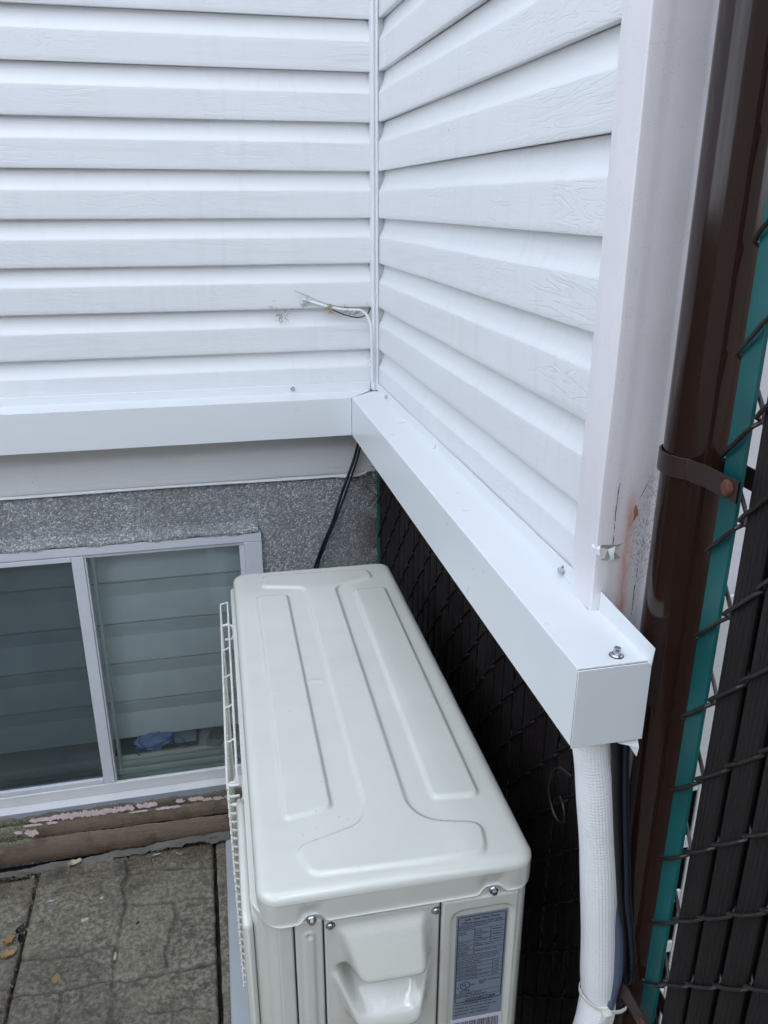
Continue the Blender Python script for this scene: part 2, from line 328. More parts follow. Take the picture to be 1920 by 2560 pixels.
def prism(bm, pts, axis, a, b):
    """extrude the closed outline pts (2-D) along axis from a to b"""
    def P(p, t):
        return {'x': (t, p[0], p[1]), 'y': (p[0], t, p[1]), 'z': (p[0], p[1], t)}[axis]
    A = [bm.verts.new(P(p, a)) for p in pts]; B = [bm.verts.new(P(p, b)) for p in pts]; n = len(pts)
    for i in range(n): bm.faces.new((A[i], A[(i+1) % n], B[(i+1) % n], B[i]))
    bm.faces.new(A); bm.faces.new(B[::-1]); return bm
def strip(bm, rows):
    """rows: list of lists of points -> quad sheet"""
    V = [[bm.verts.new(p) for p in r] for r in rows]
    for i in range(len(V)-1):
        for j in range(len(V[i])-1): bm.faces.new((V[i][j], V[i+1][j], V[i+1][j+1], V[i][j+1]))
    return bm
def catmull(pts, n=8):
    P = [Vector(p) for p in pts]; P = [P[0]*2-P[1]]+P+[P[-1]*2-P[-2]]; out = []
    for i in range(1, len(P)-2):
        for k in range(n):
            t = k/n; a, b, c, d = P[i-1:i+3]
            out.append(.5*((2*b)+(-a+c)*t+(2*a-5*b+4*c-d)*t*t+(-a+3*b-3*c+d)*t**3))
    out.append(P[-2]); return out
def tube(bm, pts, r, seg=8, uv=None, rad=None):
    pts = [Vector(p) for p in pts]; rings = []; prev = None; L = 0; Ls = []
    for i, p in enumerate(pts):
        t = (pts[min(i+1, len(pts)-1)]-pts[max(i-1, 0)]).normalized()
        if prev is None: u = t.orthogonal().normalized()
        else:
            u = prev-t*prev.dot(t); u = u.normalized() if u.length > 1e-6 else t.orthogonal().normalized()
        prev = u; v = t.cross(u); rr = rad[i] if rad else r
        rings.append([bm.verts.new(p+(u*math.cos(a)+v*math.sin(a))*rr) for a in [2*math.pi*k/seg for k in range(seg)]])
        if i: L += (p-pts[i-1]).length
        Ls.append(L)
    lay = bm.loops.layers.uv.verify() if uv else None
    for i in range(len(rings)-1):
        for k in range(seg):
            f = bm.faces.new((rings[i][k], rings[i][(k+1) % seg], rings[i+1][(k+1) % seg], rings[i+1][k]))
            if uv:
                for lp, (a, b) in zip(f.loops, ((k, i), (k+1, i), (k+1, i+1), (k, i+1))): lp[lay].uv = (a/seg, Ls[b])
    bm.faces.new(rings[0][::-1]); bm.faces.new(rings[-1]); return bm
def gridmesh(name, P, mat, parent=None, attr=None, smooth=True):
    n, m, _ = P.shape; me = bpy.data.meshes.new(name)
    idx = np.arange(n*m).reshape(n, m)
    q = np.stack([idx[:-1, :-1], idx[1:, :-1], idx[1:, 1:], idx[:-1, 1:]], -1).reshape(-1, 4)
    me.vertices.add(n*m); me.vertices.foreach_set('co', P.reshape(-1).astype(np.float32))
    me.loops.add(q.size); me.loops.foreach_set('vertex_index', q.reshape(-1).astype(np.int32))
    me.polygons.add(len(q)); me.polygons.foreach_set('loop_start', (np.arange(len(q))*4).astype(np.int32)); me.update(calc_edges=True)
    if attr is not None:
        for k, a in attr.items():
            at = me.attributes.new(k, 'FLOAT', 'POINT'); at.data.foreach_set('value', a.reshape(-1).astype(np.float32))
    o = link(name, me, mat, parent)
    if smooth: me.polygons.foreach_set('use_smooth', [True]*len(me.polygons))
    return o
def tag(o, label=None, cat=None, group=None, kind=None):
    if label: o['label'] = label
    if cat: o['category'] = cat
    if group: o['group'] = group
    if kind: o['kind'] = kind
    return o
def thing(name, label, cat, loc=(0, 0, 0), rotz=0, group=None):
    o = bpy.data.objects.new(name, None); C.objects.link(o); o.location = loc; o.rotation_euler = (0, 0, rotz); o.empty_display_size = .1
    return tag(o, label, cat, group)
def blur(h, k, it=1):
    ker = np.ones(2*k+1)/(2*k+1)
    for _ in range(it):
        p = np.pad(h, ((k, k), (0, 0)), 'edge'); h = np.apply_along_axis(lambda r: np.convolve(r, ker, 'valid'), 0, p)
        p = np.pad(h, ((0, 0), (k, k)), 'edge'); h = np.apply_along_axis(lambda r: np.convolve(r, ker, 'valid'), 1, p)
    return h
def sdpoly(X, Y, poly):
    """signed distance (inside positive)"""
    P = np.array(poly, float); n = len(P); d = np.full(X.shape, 1e9); ins = np.zeros(X.shape, bool)
    for i in range(n):
        a, b = P[i], P[(i+1) % n]; e = b-a; wx, wy = X-a[0], Y-a[1]
        t = np.clip((wx*e[0]+wy*e[1])/(e@e), 0, 1); d = np.minimum(d, (wx-e[0]*t)**2+(wy-e[1]*t)**2)
        c = ((a[1] > Y) != (b[1] > Y)) & (X < (b[0]-a[0])*(Y-a[1])/(b[1]-a[1]+1e-12)+a[0]); ins ^= c
    d = np.sqrt(d); return np.where(ins, d, -d)
def sstep(a, b, x): t = np.clip((x-a)/(b-a), 0, 1); return t*t*(3-2*t)
def roundpoly(pts, rad, n=6):
    out = []; N = len(pts)
    for i, p in enumerate(pts):
        p = Vector(p); a = Vector(pts[i-1]); b = Vector(pts[(i+1) % N]); r = rad[i] if hasattr(rad, '__len__') else rad
        u = (a-p).normalized(); v = (b-p).normalized()
        k = min(r, (a-p).length*.49, (b-p).length*.49)
        A = p+u*k; B = p+v*k
        for j in range(n+1):
            t = j/n; out.append(tuple(A*(1-t)**2+p*2*t*(1-t)+B*t*t))
    return out
def screw(parent, loc, direction, r=.0042, washer=True, hexh=.0055, name='screw'):
    """hex-head self-tapping screw with washer, axis along direction"""
    rot = Vector(direction).to_track_quat('Z', 'Y').to_matrix().to_4x4(); Mx = Matrix.Translation(loc) @ rot
    bm = BM()
    def cyl(r0, r1, z0, z1, seg):
        a = [bm.verts.new(Mx @ Vector((r0*math.cos(2*math.pi*k/seg), r0*math.sin(2*math.pi*k/seg), z0))) for k in range(seg)]
        b = [bm.verts.new(Mx @ Vector((r1*math.cos(2*math.pi*k/seg), r1*math.sin(2*math.pi*k/seg), z1))) for k in range(seg)]
        for k in range(seg): bm.faces.new((a[k], a[(k+1) % seg], b[(k+1) % seg], b[k]))
        bm.faces.new(b); bm.faces.new(a[::-1])
    cyl(r*1.65, r*1.35, .0006, .0024, 24); cyl(r, r*.93, .0024, .0024+hexh, 6)
    cyl(r*.35, r*.2, .0024+hexh, .0026+hexh, 12)
    o = obj(name, bm, 'zinc', parent, bevel=.0003)
    if washer:
        bm = BM(); cyl(r*1.85, r*1.8, 0, .0008, 24); obj('washer', bm, 'gasket', o)
    return o
def panscrew(parent, loc, direction, r=.0047):
    rot = Vector(direction).to_track_quat('Z', 'Y').to_matrix().to_4x4(); Mx = Matrix.Translation(loc) @ rot
    bm = BM(); seg = 24; prof = [(r*1.25, 0), (r*1.25, .0006), (r, .0008), (r*.95, .0020), (r*.8, .0030), (r*.55, .0036), (r*.42, .0037), (r*.34, .0018), (0.0005, .0014)]
    rings = [[bm.verts.new(Mx @ Vector((a*math.cos(2*math.pi*k/seg), a*math.sin(2*math.pi*k/seg), z))) for k in range(seg)] for a, z in prof]
    for i in range(len(rings)-1):
        for k in range(seg): bm.faces.new((rings[i][k], rings[i][(k+1) % seg], rings[i+1][(k+1) % seg], rings[i+1][k]))
    bm.faces.new(rings[-1])
    return obj('screw', bm, 'zinc', parent)

GZ = -.957      # paving level
# ------------------------------------------------------------------ the ground
bm = BM(); box(bm, -60, 60, -60, 60, GZ-.5, GZ-.035); tag(obj('ground', bm, 'soil', smooth=False), kind='structure')
def sdsegs(X, Y, lines, jit=None):
    d = np.full(X.shape, 9.)
    for ln in lines:
        for (a, b) in zip(ln[:-1], ln[1:]):
            ex, ey = b[0]-a[0], b[1]-a[1]; t = np.clip(((X-a[0])*ex+(Y-a[1])*ey)/(ex*ex+ey*ey), 0, 1)
            d = np.minimum(d, np.hypot(X-a[0]-ex*t, Y-a[1]-ey*t))
    return d
def wob(X, Y, s, amp, seed):
    r = np.random.default_rng(seed); o = np.zeros(X.shape)
    for k in range(7):
        a = r.uniform(0, 6.28); f = s*r.uniform(.5, 2.2); o += np.sin((X*math.cos(a)+Y*math.sin(a))*f+r.uniform(0, 6.28))/7*1.6
    return o*amp
G = [[(-.98, -.345), (-.932, -.351), (-.88, -.364), (-.832, -.359), (-.79, -.35), (-.75, -.354), (-.742, -.31), (-.737, -.266), (-.735, -.21), (-.745, -.165), (-.737, -.115), (-.74, -.03)],
     [(-.738, -.12), (-.68, -.115), (-.6, -.13), (-.502, -.148)], [(-.71, -.236), (-.66, -.238), (-.616, -.244), (-.56, -.243), (-.505, -.252)],
     [(-.616, -.244), (-.605, -.276), (-.606, -.31), (-.614, -.343), (-.631, -.398), (-.621, -.451)],
     [(-.976, -.451), (-.86, -.458), (-.751, -.454), (-.69, -.466), (-.62, -.462), (-.55, -.462), (-.504, -.46)], [(-.75, -.354), (-.751, -.454), (-.737, -.509), (-.745, -.572), (-.73, -.64)],
     [(-.863, -.461), (-.858, -.5), (-.86, -.546), (-.87, -.63)], [(-.657, -.562), (-.58, -.566), (-.514, -.584)],
     [(-1.2, -.17), (-1.06, -.155), (-.989, -.144)], [(-1.2, -.40), (-.99, -.42)], [(-1.09, -.155), (-1.1, -.3), (-1.08, -.42)]]
def slab(x0, x1, y0, y1, dz, seed, step=.0035, tilt=(0, 0)):
    nx = int((x1-x0)/step); ny = int((y1-y0)/step)
    xs = np.concatenate([[x0]*2, np.linspace(x0+.0005, x1-.0005, nx), [x1]*2]); ys = np.concatenate([[y0]*2, np.linspace(y0+.0005, y1-.0005, ny), [y1]*2])
    X, Y = np.meshgrid(xs, ys, indexing='ij')
    wx = wob(X, Y, 60, .0045, seed); wy = wob(X, Y, 60, .0045, seed+9)
    d = sdsegs(X+wx, Y+wy, G); width = .0048+wob(X, Y, 40, .0018, seed+3)
    g = 1-sstep(width*.1, width*1.7+.001, d)
    H = -.0060*g+wob(X, Y, 18, .0012, seed+4)+wob(X, Y, 120, .0004, seed+5)+wob(X, Y, 420, .0003, seed+6)
    e = np.minimum(np.minimum(X-x0, x1-X), np.minimum(Y-y0, y1-Y)); er = .006+wob(X, Y, 90, .002, seed+7)
    H -= .004*(1-np.clip(e/er, 0, 1))**2
    Z = GZ+dz+H+(X-x0)*tilt[0]+(Y-y0)*tilt[1]
    EX = X+np.where((X > x0) & (X < x1), 0, wob(X, Y, 70, .0012, seed+8)); EY = Y+np.where((Y > y0) & (Y < y1), 0, wob(X, Y, 70, .0012, seed+2))
    Z[0, :] = Z[-1, :] = GZ-.05; Z[:, 0] = Z[:, -1] = GZ-.05
    return tag(gridmesh('paving', np.stack([EX, EY, Z], -1), 'paver', attr={'groove': g}), kind='structure')
slab(-.975, -.505, -.66, -.050, 0, 1); slab(-1.46, -.985, -.66, -.075, -.004, 2); slab(-.4945, -.02, -.66, -.045, -.003, 3, .008)
for i in range(-5, 1):
    for j in range(4):
        slab(-.02+i*.48-.475, -.02+i*.48, -.665-.6*(j+1)+.005, -.665-.6*j, rng.uniform(-.003, .003), 20+i+7*j, .03)
# pebbles and grit in the joint along the wall
bm = BM()
for k in range(3600):
    x = rng.uniform(-1.3, -.5); t = rng.random()
    y = -.045-abs(rng.normal(0, .045))-(.05*max(0, (-x-.85)*2)*rng.random())
    if k % 6 == 0: x = rng.normal(-.985, .012); y = rng.uniform(-.6, -.05)
    s = rng.uniform(.0008, .0030)*(1 if k % 9 else 1.8); p = Vector((x, y, GZ+.001-(.003 if y > -.05 else 0)))
    vs = [bm.verts.new(p+Vector(rng.normal(0, 1, 3)).normalized()*s*rng.uniform(.6, 1.2)) for _ in range(4)]
    for f in ((0, 1, 2), (0, 2, 3), (0, 3, 1), (1, 3, 2)): bm.faces.new([vs[i] for i in f])
tag(obj('grit', bm, painted('pale_grit', (.22, .18, .14), .85, .7, bscale=200), smooth=False), 'loose pale grit and crumbs scattered on the paving along the wall', 'grit', kind='stuff')

# ------------------------------------------------------------------ the house
house = thing('house', 'house corner with white lap siding over a grey pebble-dashed foundation', 'house', (0, 0, 0))
S, Z0 = .1016, 1.1558
def course_profile(zb, wavy=0):
    # list of (outward offset, z) from the bottom lip up; 0 = face plane, negative = recessed
    h = S
    if zb < .145: zb, h = .1245, Z0-9*S-.1245     # the last course hangs a little lower
    p = [(-.0165, zb+.0016), (-.0085, zb+.0004), (-.0022, zb-.0002), (-.0007, zb+.0004), (0, zb+.0022)]
    p += [(-.0004*t/.58, zb+h*t) for t in (.1, .2, .35, .48, .565)]
    p += [(-.0007, zb+h*.585), (-.0018, zb+h*.605), (-.0040, zb+h*.640), (-.0070, zb+h*.69), (-.0098, zb+h*.75), (-.0122, zb+h*.82), (-.0138, zb+h*.90), (-.0145, zb+h*1.0)]
    return p
def siding(name, along, a0, a1, k0, k1, mat, nseg, parent):
    bm = BM(); ts = [a0+(a1-a0)*i/nseg for i in range(nseg+1)]
    for k in range(k0, k1):
        zb = Z0-k*S; prof = course_profile(zb); rows = []
        ph = rng.uniform(0, 6.28, 4)
        for t in ts:
            wv = .0006*math.sin(t*5.1+ph[0])+.0004*math.sin(t*13+ph[1]); wz = .0005*math.sin(t*3.3+ph[2])
            r = []
            for (o, z) in prof:
                o2 = o+wv
                r.append((t, -o2, z+wz) if along == 'x' else (-o2, t, z+wz))
            rows.append(r)
        strip(bm, rows)
    o = obj(name, bm, mat, parent); 
    return o
# back wall lap bottoms: k=-30..9 ; last course k=10 ends just above the foundation
siding('siding', 'x', -4.5, -.001, -30, 11, 'sidA', 60, house)['label'] = 'white lap siding of the back wall'
siding('siding', 'y', -1.160, -.004, -30, 10, 'sidB', 24, house)['label'] = 'white lap siding of the side wall'
# structure behind the siding
bm = BM(); box(bm, -4.5, .018, .019, 4, .135, 5.2); box(bm, .018, 4, -1.155, 4, .255, 5.2); box(bm, .30, 4, -1.10, 4, GZ-.1, .255)
obj('wall', bm, 'vinyl', house, smooth=False)
bm = BM(); box(bm, -4.9, 4.4, -.35, 4.4, 5.2, 5.32); obj('roof', bm, 'vinyl', house, smooth=False)
# starter strip / lower edge of the siding (J trim, slightly loose)
bm = BM(); strip(bm, [[(x, .010, .128), (x, -.001-.003*max(0, math.sin(x*4)), .1175+.001*math.sin(x*9)), (x, .001, .1155+.001*math.sin(x*9)), (x, .012, .1165)] for x in np.linspace(-4.5, -.03, 60)])
obj('starter_strip', bm, 'vinyl', house)
# inside corner channel
bm = BM(); prism(bm, [(-.0165, .01), (-.0165, -.018), (-.0140, -.0195), (-.0105, -.0195), (-.0095, -.0165), (-.0075, -.0165), (-.0065, -.0215), (-.0030, -.0225), (-.0005, -.0205), (.001, -.012), (.019, -.009), (.019, .01)], 'z', .344, 5.1)
obj('corner_channel', bm, 'vinyl', house, bevel=.0006)
# outside corner post of the side wall: narrow face (x=-.012) and wide ridged face (y=-1.224)
prof = [(.004, -1.150), (-.002, -1.150), (-.004, -1.178), (-.010, -1.1795), (-.012, -1.182), (-.0125, -1.200), (-.0125, -1.2195), (-.0124, -1.2222), (-.0108, -1.2240), (-.0080, -1.2246), (-.004, -1.2247),
        (.003, -1.2248), (.008, -1.2244), (.012, -1.2228), (.020, -1.2215), (.032, -1.2205), (.044, -1.2180), (.052, -1.2160), (.057, -1.2165), (.062, -1.2205), (.067, -1.2232), (.082, -1.2240), (.10, -1.2235), (.19, -1.2235), (.196, -1.218), (.196, -1.150)]
bm = BM(); zs = [.262, .30, .33]+list(np.linspace(.338, 1.4, 24))+[5.1]
strip(bm, [[(x+(.0004*math.sin(z*23)+.0005*math.sin(z*9+1) if y < -1.2 else .0006*math.sin(z*11)), y+.0006*math.sin(z*17+x*60)*(1 if y < -1.2 else 0), z) for x, y in prof] for z in zs])
trim = obj('corner_post', bm, 'trim', house); trim['label'] = 'weathered white metal corner post with rust stain and torn spot'
# torn hole in the corner post
bm = BM(); hz, hx = .413, .0
pts = [(-.0118, -1.2206, hz+.011), (-.006, -1.2250, hz+.0115), (.012, -1.2260, hz+.0105), (.022, -1.2235, hz+.0108), (.012, -1.2262, hz+.008), (.009, -1.2262, hz+.002), (.018, -1.2262, hz-.006), (.006, -1.2260, hz-.008), (-.004, -1.2252, hz-.007), (-.0105, -1.2222, hz-.002)]
vs = [bm.verts.new(p) for p in pts]; bm.faces.new(vs); obj('tear', bm, painted('torn_metal_shadow', (.30, .29, .24), .8), trim, smooth=False)
bm = BM(); strip(bm, [[(-.0125, -1.2165, hz+.012), (-.0155, -1.2200, hz+.008), (-.0135, -1.2220, hz+.002)], [(-.0080, -1.2240, hz+.0125), (-.0095, -1.2275, hz+.007), (-.0085, -1.2265, hz-.001)]])
strip(bm, [[(.001, -1.2262, hz+.006), (.004, -1.2275, hz-.004), (.002, -1.2265, hz-.009)], [(.010, -1.2262, hz+.009), (.0075, -1.2290, hz+.001), (.010, -1.2270, hz-.007)]])
obj('bent_flap', bm, 'alu', trim)
# scratches with rust
bm = BM()
for (pl) in ([(.047, .505), (.043, .497), (.040, .488), (.037, .481), (.034, .476), (.0365, .482), (.040, .491), (.0445, .500)], [(.030, .470), (.034, .463), (.0345, .457), (.031, .452), (.028, .447), (.030, .455), (.0285, .462)]):
    bm.faces.new([bm.verts.new((x, -1.2238-.0005, z)) for x, z in pl])
obj('scratch', bm, painted('scratch_rust', (.30, .13, .07), .8, .3), trim, smooth=False)
# foundation (pebble dash) around the window opening
WX1, WZ1, WZ0, WX0 = -.311, -.022, -.80, -1.62
bm = BM(); box(bm, -4.5, .30, .010, .30, WZ1, .134); box(bm, WX1, .30, .010, .30, GZ-.1, WZ1); box(bm, -4.5, WX0, .010, .30, GZ-.1, WZ1); box(bm, WX0, WX1, .012, .30, GZ-.1, -.7995)
obj('foundation', bm, 'stucco', house, smooth=False)
# a ragged roll of render along the window head
bm = BM(); rows = []
for x in np.linspace(-1.7, -.318, 260):
    j = .003*math.sin(x*37)+.0024*math.sin(x*91+1)+.002*rng.normal()
    rows.append([(x, .0104, WZ1+.034), (x, .0070, WZ1+.020+j*.3), (x, -.0028, WZ1+.008+j*.5), (x, -.0026, WZ1+.0012+j*.6), (x, .004, WZ1-.0010+j*.6)])
strip(bm, rows); obj('render_edge', bm, 'stucco', house)

# window --------------------------------------------------------------------------------------
win = BM()
box(win, WX0, -.311, -.001, .055, -.045, -.0225)          # head
box(win, -.356, -.311, -.002, .055, -.80, -.0460)          # right jamb
box(win, WX0, -.356, .004, .06, -.0545, -.0455)
box(win, -.369, -.3565, .005, .06, -.738, -.0555)
window = obj('window', win, 'frame', house, bevel=.0012); window['label'] = 'sliding basement window with white frame'
bm = BM(); box(bm, -.785, -.7555, -.0035, .020, -.7405, -.0475); box(bm, -.7550, -.7505, .0, .024, -.738, -.0475)   # meeting stile
obj('stile', bm, 'frame', window, bevel=.001)
bm = BM(); box(bm, WX0, -.786, -.002, .016, -.0600, -.0475); obj('sash_rail', bm, 'frame', window, bevel=.001)
bm = BM(); box(bm, WX0, -.786, -.0025, .016, -.7385, -.724); obj('sash_rail', bm, 'frame', window, bevel=.001)
bm = BM()
prism(bm, [(.03, -.757), (.012, -.757), (.012, -.745), (.006, -.7445), (.006, -.7400), (-.0015, -.7392), (-.0045, -.7415), (-.0060, -.7705), (.03, -.7705)], 'x', WX0, -.3575)
obj('bottom_track', bm, 'sillm', window, bevel=.0008)
bm = BM(); prism(bm, [(.03, -.7712), (-.004, -.7712), (-.0300, -.7765), (-.0305, -.7775), (.03, -.7775)], 'x', WX0, -.330); obj('sill', bm, 'sillm', window, bevel=.0006)
bm = BM(); prism(bm, [(.03, -.7780), (-.0300, -.7780), (-.0290, -.7985), (.03, -.7985)], 'x', WX0, -.332); obj('sill_face', bm, 'sillblue', window, bevel=.0006)
bm = BM(); strip(bm, [[(x, .026, z) for z in (-.756, -.05)] for x in (-.7500, -.3690)]); obj('pane', bm, 'glass', window, smooth=False)
bm = BM(); strip(bm, [[(x, .036, z) for z in (-.752, -.05)] for x in (WX0, -.786)]); obj('pane', bm, 'glass', window, smooth=False)
bm = BM(); strip(bm, [[(x, .008, z) for z in (-.724, -.060)] for x in (WX0, -.786)]); obj('insect_screen', bm, 'screen', window, smooth=False)
# inner rails just behind the glass, ledge and planked wall of the recess
bm = BM()
for y, z in ((.032, -.748), (.040, -.728), (.050, -.712)): box(bm, WX0, -.36, y, y+.006, z-.03, z)
box(bm, -.744, -.737, .030, .06, -.74, -.05); obj('inner_track', bm, painted('greenish_track', (.68, .76, .72), .5), window, bevel=.0006)
bm = BM(); box(bm, WX0, -.30, .058, .22, -.76, -.700); obj('ledge', bm, 'drywall', house, smooth=False)
bm = BM(); zz = [-.172-.1245*k for k in range(-2, 4)]
for z in zz:   # plank hanging below each line
    rows = []
    for x in (WX0-.05, -.27): rows.append([(x, .150, z-.005), (x, .104, z-.0045), (x, .1015, z-.007), (x, .112, z-.030), (x, .121, z-.052), (x, .1195, z-.0535), (x, .1000, z-.118), (x, .0990, z-.1215), (x, .101, z-.1240), (x, .150, z-.1240)])
    strip(bm, rows)
obj('planked_wall', bm, 'plank', house)
bm = BM(); box(bm, WX0-.06, -.28, .19, .21, -.76, .12); box(bm, -.345, -.28, .062, .19, -.76, .0); box(bm, WX0-.06, WX0, .06, .19, -.76, 0); box(bm, WX0, -.3, .06, .19, -.03, .0); obj('inner_wall', bm, 'drywall', house, smooth=False)
# cracked boards under the sill
ledge = thing('sill_board', 'worn brown boards with peeling pink paint under the basement window', 'board', (-.9, -.02, GZ))
def board(name, z0, z1, y0, y1, tiltz, mat, seed, wav=.0018):
    xs = np.linspace(-1.7, -.10, 330); vs = np.array([(y1, z0, 0), (y0+.002, z0, 1), (y0, z0+.0015, 1), (y0, z0*.5+z1*.5, .4), (y0, z1-.002, 1), (y0+.0015, z1, 1), (y1, z1, 0)])
    P = np.zeros((len(xs), len(vs), 3)); r = np.random.default_rng(seed)
    for i, x in enumerate(xs):
        a = wav*(math.sin(x*41+seed)+.6*math.sin(x*97+seed*2))+r.normal(0, wav*.35)
        for j, (y, z, k) in enumerate(vs): P[i, j] = (x, y-abs(a)*k*.6+r.normal(0, .0004), z+a*k*.8+(x+.45)*tiltz)
    P -= np.array([-.9, -.02, GZ]); return gridmesh(name, P, mat, ledge)
board('upper_board', -.8735, -.826, -.036, .02, -.018, 'timber', 3)
board('lower_board', -.958, -.8785, -.038, .02, -.030, 'timber', 5)
board('board_gap', -.880, -.8725, -.0350, .02, -.024, 'dark', 6, .0008)
board('mortar_bed', -.826, -.7985, -.030, .02, -.020, 'moss', 8, .003)
bm = BM()
def flake(bm, cx, cz, w_, h_, y, seed, off=(0, 0, 0)):
    r = np.random.default_rng(seed); n = 15; top = []; bot = []
    for i in range(n):
        t = i/(n-1); x = cx-w_/2+w_*t; e = math.sin(math.pi*min(1, max(0, t)))**.35
        top.append((x+r.normal(0, .001), y-.0005+r.normal(0, .0005), cz+h_/2*e+r.normal(0, h_*.13))); bot.append((x+.004+r.normal(0, .001), y-.002-r.random()*.002, cz-h_/2*e+r.normal(0, h_*.14)))
    rows = [[Vector(a)-Vector((-.9, -.02, GZ)), Vector(b)-Vector((-.9, -.02, GZ))] for a, b in zip(top, bot)]; strip(bm, rows)
def sz(x): return -.809+(x+.45)*-.020
_fx = -.975; _i = 0
while _fx < -.705:
    _w = random.uniform(.016, .030); flake(bm, _fx, sz(_fx)+random.uniform(-.003, .001), _w, .012+.006*math.sin((_fx+.975)*11)+random.uniform(-.002, .003), -.0365-.0006*(_i % 3), 40+_i); _fx += _w*.78; _i += 1
for i, (x, w_, h_) in enumerate([(-.694, .018, .016), (-.675, .022, .018), (-.658, .018, .014), (-.585, .022, .013), (-.555, .014, .010), (-.545, .024, .012), (-.530, .016, .011)]):
    flake(bm, x, sz(x)-.001, w_, h_, -.034, 70+i)
flake(bm, -.985, -.838, .035, .020, -.040, 60); flake(bm, -1.02, -.834, .02, .01, -.036, 61)
obj('paint_flake', bm, 'pink', ledge)
bm = BM()
for i, (x, w_, h_) in enumerate([(-.63, .05, .006), (-.60, .03, .007), (-.51, .03, .009), (-.48, .03, .010), (-.45, .025, .009), (-.98, .05, .006), (-.70, .05, .004), (-.93, .03, .007)]):
    flake(bm, x, sz(x)-.016+(.011 if x > -.52 else 0), w_, h_, -.038, 80+i)
obj('paint_flake', bm, 'creampaint', ledge)
# cracks in the boards: thin dark gaps
bm = BM()
for x, z, l in ((-.90, -.835, .02), (-.83, -.838, .025), (-.745, -.838, .03), (-.715, -.84, .02), (-.665, -.84, .028), (-.60, -.838, .025), (-.53, -.845, .022), (-.49, -.838, .03), (-.72, -.842, .04), (-.545, -.925, .04), (-.50, -.92, .035), (-.93, -.85, .03)):
    z = z+(x+.45)*-.018; p = [Vector((x+.004*math.sin(k*1.7+x*90), -.0385-(.0065 if z < -.88 else 0), z-l*k/6)) for k in range(7)]
    strip(bm, [[q_-Vector((-.9, -.02, GZ)), q_+Vector((.0009*(1-abs(k-3)/4), 0, 0))-Vector((-.9, -.02, GZ))] for k, q_ in enumerate(p)])
obj('crack', bm, 'dark', ledge, smooth=False)
# torn weed fabric lying along the foot of the boards
bm = BM(); rows = []
def lerp(ps, x):
    return float(np.interp(x, [p[0] for p in ps], [p[1] for p in ps]))
up_ = [(-1.3, .001), (-1.0, .0), (-.95, .010), (-.86, .004), (-.82, .010), (-.76, .016), (-.70, .012), (-.66, .020), (-.60, .022), (-.54, .026), (-.52, .020), (-.50, .026), (-.40, .022), (-.1, .02)]
dn_ = [(-1.3, -.004), (-1.0, -.004), (-.90, -.004), (-.80, -.002), (-.70, .012), (-.67, .004), (-.60, .016), (-.55, .014), (-.50, .008), (-.40, .004), (-.1, .0)]
for i, x in enumerate(np.linspace(-1.3, -.1, 160)):
    a = lerp(up_, x)+rng.normal(0, .0012); b = lerp(dn_, x)+rng.normal(0, .0015); f = .004*math.sin(x*60)+.003*math.sin(x*133)
    rows.append([(x, -.046, GZ+a+.003), (x, -.052-.4*abs(f), GZ+(a*.7+b*.3)), (x, -.057+f, GZ+(a+b)/2), (x, -.062-f, GZ+b+.001)])
strip(bm, rows); tag(obj('weed_fabric', bm, 'fabric'), 'torn grey landscape fabric along the foot of the brown boards', 'fabric')

# things behind the glass
bmz = -.700
t = thing('picture_frame', 'small dark framed print lying on the ledge behind the window glass', 'picture frame', (-.62, .062, bmz+.004))
bm = BM(); box(bm, -.135, -.035, -.001, .004, .001, .075); obj('card', bm, 'photo', t, bevel=.0005, smooth=False)
bm = BM(); box(bm, -.028, .095, -.006, -.002, .002, .07); obj('print', bm, 'tissue', t, bevel=.0005, smooth=False)
bm = BM()
for a in ((-.031, .098, .0, .007), (-.031, .098, .068, .074), (-.031, -.025, .0075, .0675), (.092, .098, .0075, .0675)): box(bm, a[0], a[1], -.010, .0, a[2], a[3])
obj('frame', bm, 'photo', t, bevel=.0008)
t.rotation_euler = (R(-84), 0, 0)
# blue bag
t = thing('plastic_bag', 'crumpled blue plastic bag on the ledge behind the window glass', 'bag', (-.645, .088, bmz)); t.scale = (1.1, 1.1, .55)
bm = BM(); n1, n2 = 26, 20; rows = []
for i in range(n1):
    th = 2*math.pi*i/(n1-1); r_ = []
    for j in range(n2):
        ph = math.pi*j/(n2-1); w1 = 1+.16*math.sin(5*th+3*ph)+.1*math.sin(9*th-5*ph)
        r_.append((.046*math.sin(ph)*math.cos(th)*w1, .030*math.sin(ph)*math.sin(th)*w1, .036+.036*-math.cos(ph)+.004*math.sin(7*th)))
    rows.append(r_)
strip(bm, rows); obj('film', bm, painted('pale_blue_film', (.26, .45, .85), .4, .3), t)
for j, (z, r_, ph0) in enumerate(((.030, .0475, 0), (.055, .043, 1.3))):
    bm = BM(); tube(bm, catmull([((r_+.004*math.sin(3*a+ph0))*math.cos(a), -(.031+.003*math.sin(4*a))*math.sin(a)-.003, z+.010*math.sin(2*a+ph0)) for a in np.linspace(-.2, 3.4, 12)], 5), .0016, 6); obj('drawstring', bm, 'bag', t)
bm = BM(); tube(bm, catmull([(.042, -.02, .045), (.055, -.028, .038), (.070, -.026, .028), (.076, -.022, .036), (.070, -.018, .052), (.062, -.02, .062)], 6), .0016, 6); obj('drawstring', bm, 'bag', t); bm = BM()
tube(bm, catmull([(-.040, -.02, .03), (-.047, -.03, .022), (-.044, -.035, .012), (-.036, -.036, .006)], 6), .0018, 6); obj('drawstring', bm, 'bag', t)
